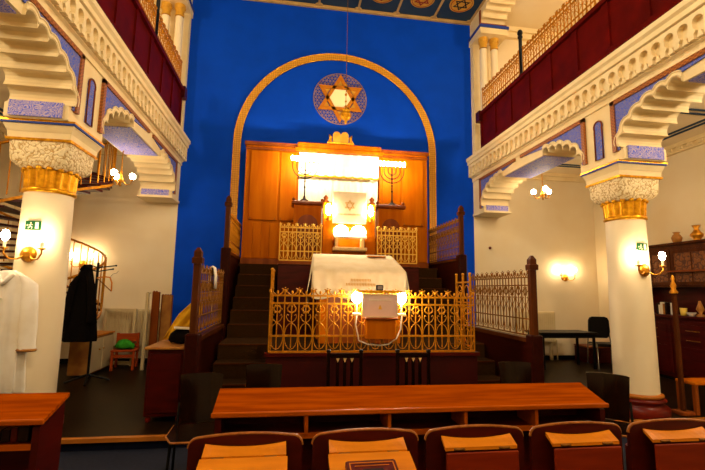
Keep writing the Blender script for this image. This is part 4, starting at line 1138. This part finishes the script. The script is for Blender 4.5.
def slat_chair():
    t = thing('slatted_chair', '', 'chair', (0, 0, 0), 0, 'dark slatted-back chairs')
    for sx in (-1, 1):
        p = obj('back_post', MB().bbox(sx*.165-.017, sx*.165+.017, .18, .215, 0, .97, .005), M['plyblack'], t)
        obj('knob', MB().bbox(sx*.165-.021, sx*.165+.021, .175, .22, .965, 1.0, .008), M['black'], p)
        obj('front_leg', MB().bbox(sx*.18-.018, sx*.18+.018, -.22, -.185, 0, .44, .005), M['plyblack'], t)
    obj('top_rail', MB().bbox(-.15, .15, .185, .21, .92, .965, .006), M['plyblack'], t)
    obj('lower_rail', MB().box(-.15, .15, .185, .21, .52, .56), M['plyblack'], t)
    for k in (-1, 0, 1):
        s = obj('splat', MB().box(k*.072-.016, k*.072+.016, .19, .205, .56, .92), M['plyblack'], t)
        obj('inlay', MB().prism([(k*.072-.017, .915), (k*.072+.017, .915), (k*.072, .875)], XZ(.184), (0, .006, 0)), M['wedge'], s, 'pale wooden wedge inlay')
    obj('seat', MB().bbox(-.21, .21, -.22, .22, .43, .46, .01), M['plyblack'], t)
    return t
s0 = slat_chair(); s0.location = (.575, 4.10, 0); s0['label'] = 'left one of the two dark slatted chairs behind the desk'
s1 = copy_tree(s0); s1.location = (1.285, 4.10, 0); s1['label'] = 'right one of the two dark slatted chairs behind the desk'

# ------------------------------------------------------------------ folding bench seats in front, seen from behind
def fold_seat(x, opened, label):
    t = thing('folding_seat', label, 'seat', (x, 2.36, 0), 0, 'row of folding bench seats'); t.scale = (1, 1, .983)
    w = .29
    # curved-top back board
    def top(u): return .852-.022*abs(u)**3
    cr = [(w-.05+.05*sin(pi/2*i/6), .788+.05*cos(pi/2*i/6)) for i in range(7)]
    A = [(-w, .36)]+[(-a, b) for a, b in cr[::-1]]+[(w*u, .838+.016*(1-(u/.83)**2)) for u in [-.75+1.5*i/12 for i in range(13)]]+cr+[(w, .36)]
    obj('backrest', MB().prism(A, XZ(0), (0, .024, 0)), M['seatback'], t)
    ed = A[1:-1]  # lighter tube along the rim draws the highlight on the edge
    obj('edge_highlight', MB().tube([(a, .012, b+.002) for a, b in ed], .009, 6), M['seatedge'], t, 'light brown highlight along the edge')
    for sx in (-1, 1):
        obj('leg', MB().bbox(sx*(w-.03)-.025, sx*(w-.03)+.025, .0, .05, 0, .5, .005), M['mahog'], t)
    obj('tip_up_seat', MB().bbox(-.25, .25, .06, .1, .36, .70, .01), M['seatback'], t)
    # book ledge on the rear
    led = [(-.205, 0), (.205, 0)]
    n = 10; V = []
    for i in range(n+1):
        u = -1+2*i/n; V.append((u*.205, -.004, .815-.018*(1-u*u)))
    F = [(u*.208, -.075, .775) for u in [-1+2*i/n for i in range(n+1)]]
    m = MB(); vs = V+F+[(x_, y_, z_-.018) for x_, y_, z_ in V]+[(x_, y_, z_-.018) for x_, y_, z_ in F]; N = n+1; fs = []
    for i in range(n):
        fs += [(i, i+1, N+i+1, N+i), (2*N+i, 3*N+i, 3*N+i+1, 2*N+i+1), (i, 2*N+i, 2*N+i+1, i+1), (N+i, N+i+1, 3*N+i+1, 3*N+i)]
    fs += [(0, N, 3*N, 2*N), (n, 2*N+n, 3*N+n, N+n)]
    m.add(vs, fs); obj('ledge', m, M['board'], t, 'wooden ledge in its lit orange tone')
    for x_ in (-.16, .1): obj('hinge', MB().tube([(x_, -.079, .766), (x_+.06, -.079, .766)], .007, 6), M['bronze'], t)
    if opened:
        obj('book_board', MB().obox((0, -.235, .716), (.215, 0, 0), (0, .15, .046), (0, -.003, .009)), M['board'], t, 'raised book board in its lit orange tone')
    else:
        obj('book_board', MB().bbox(-.208, .208, -.094, -.078, .45, .752, .005), M['boardshade'], t, 'lowered book board in its shaded red-brown tone')
    return t
seats = [(-.195, True, 'leftmost folding seat of the front row, book board raised with a paper'),
         (.442, True, 'second folding seat from the left, raised board holding a red book'),
         (1.07, False, 'middle folding seat of the front row, shaded book board lowered'),
         (1.70, False, 'fourth folding seat from the left, shaded book board lowered'),
         (2.335, False, 'rightmost folding seat of the front row, shaded book board lowered')]
for s in seats: fold_seat(*s)
rb = thing('red_book', 'red leather book with dark ornament lying on the second folding seat board', 'book', (.425, 2.06, .711), .02)
rb.rotation_euler = (.297, 0, .02)
obj('cover', MB().bbox(-.125, .125, -.1, .1, .0, .035, .006), M['bookred'], rb)
obj('gilt_border', MB().box(-.11, .11, .075, .08, .034, .037).box(-.11, -.105, -.09, .08, .034, .037).box(.105, .11, -.09, .08, .034, .037).box(-.085, .085, .055, .058, .034, .037), M['board'], rb)
obj('ornament', MB().bbox(-.05, .05, -.06, .035, .034, .038, .002), M['bookdark'], rb)
pp = thing('paper_sheet', 'pale paper booklet on the leftmost folding seat board', 'paper', (-.235, 2.055, .708), -.03)
pp.rotation_euler = (.297, 0, -.03)
obj('sheet', MB().bbox(-.1, .1, -.09, .07, .0, .012, .003), M['paper'], pp); obj('print', MB().box(-.08, .08, .04, .043, .012, .0135).box(-.08, .05, .02, .023, .012, .0135), M['grey'], pp)

# ------------------------------------------------------------------ light
def lamp(name, loc, power, color=(1, .83, .60), r=.12):
    l = bpy.data.lights.new(name, 'POINT'); l.energy = power; l.color = color; l.shadow_soft_size = r
    o = bpy.data.objects.new(name, l); col.objects.link(o); o.location = loc; return o
# unseen fill lamps added to brighten nave, galleries and aisles
lamp('nave_fill', (.9, 2.2, 6.6), 360, r=.35)
lamp('nave_fill', (.9, -1.0, 6.0), 220, r=.35)
lamp('gallery_fill', (5.8, 5.5, 7.2), 110); lamp('gallery_fill', (-4.0, 5.5, 7.2), 110)
lamp('aisle_fill', (5.8, 3.0, 3.9), 125); lamp('aisle_fill', (-4.2, 3.0, 3.9), 100)

w = bpy.data.worlds.new('World'); scn.world = w; w.use_nodes = True
w.node_tree.nodes['Background'].inputs[0].default_value = (.02, .012, .006, 1); w.node_tree.nodes['Background'].inputs[1].default_value = .3

# ------------------------------------------------------------------ camera
cam = bpy.data.cameras.new('camera'); co_ = bpy.data.objects.new('camera', cam); col.objects.link(co_)
f, yaw, pit, rol = 418.19, .1461, .13, .0167
fw = Vector((sin(yaw)*cos(pit), cos(yaw)*cos(pit), sin(pit))); rt = Vector((cos(yaw), -sin(yaw), 0)); upv = rt.cross(fw)
r2 = cos(rol)*rt+sin(rol)*upv; u2 = -sin(rol)*rt+cos(rol)*upv
mt = Matrix((r2, u2, -fw)).transposed().to_4x4(); mt.translation = (0, 0, 1.6)
co_.matrix_world = mt
cam.sensor_width = 36; cam.lens = f/705*36; cam.clip_start = .05
scn.camera = co_
scn.view_settings.view_transform = 'Standard'; scn.view_settings.look = 'None'
scn.view_settings.gamma = 1; scn.view_settings.exposure = .08
try: scn.cycles.use_denoising = True
except Exception: pass
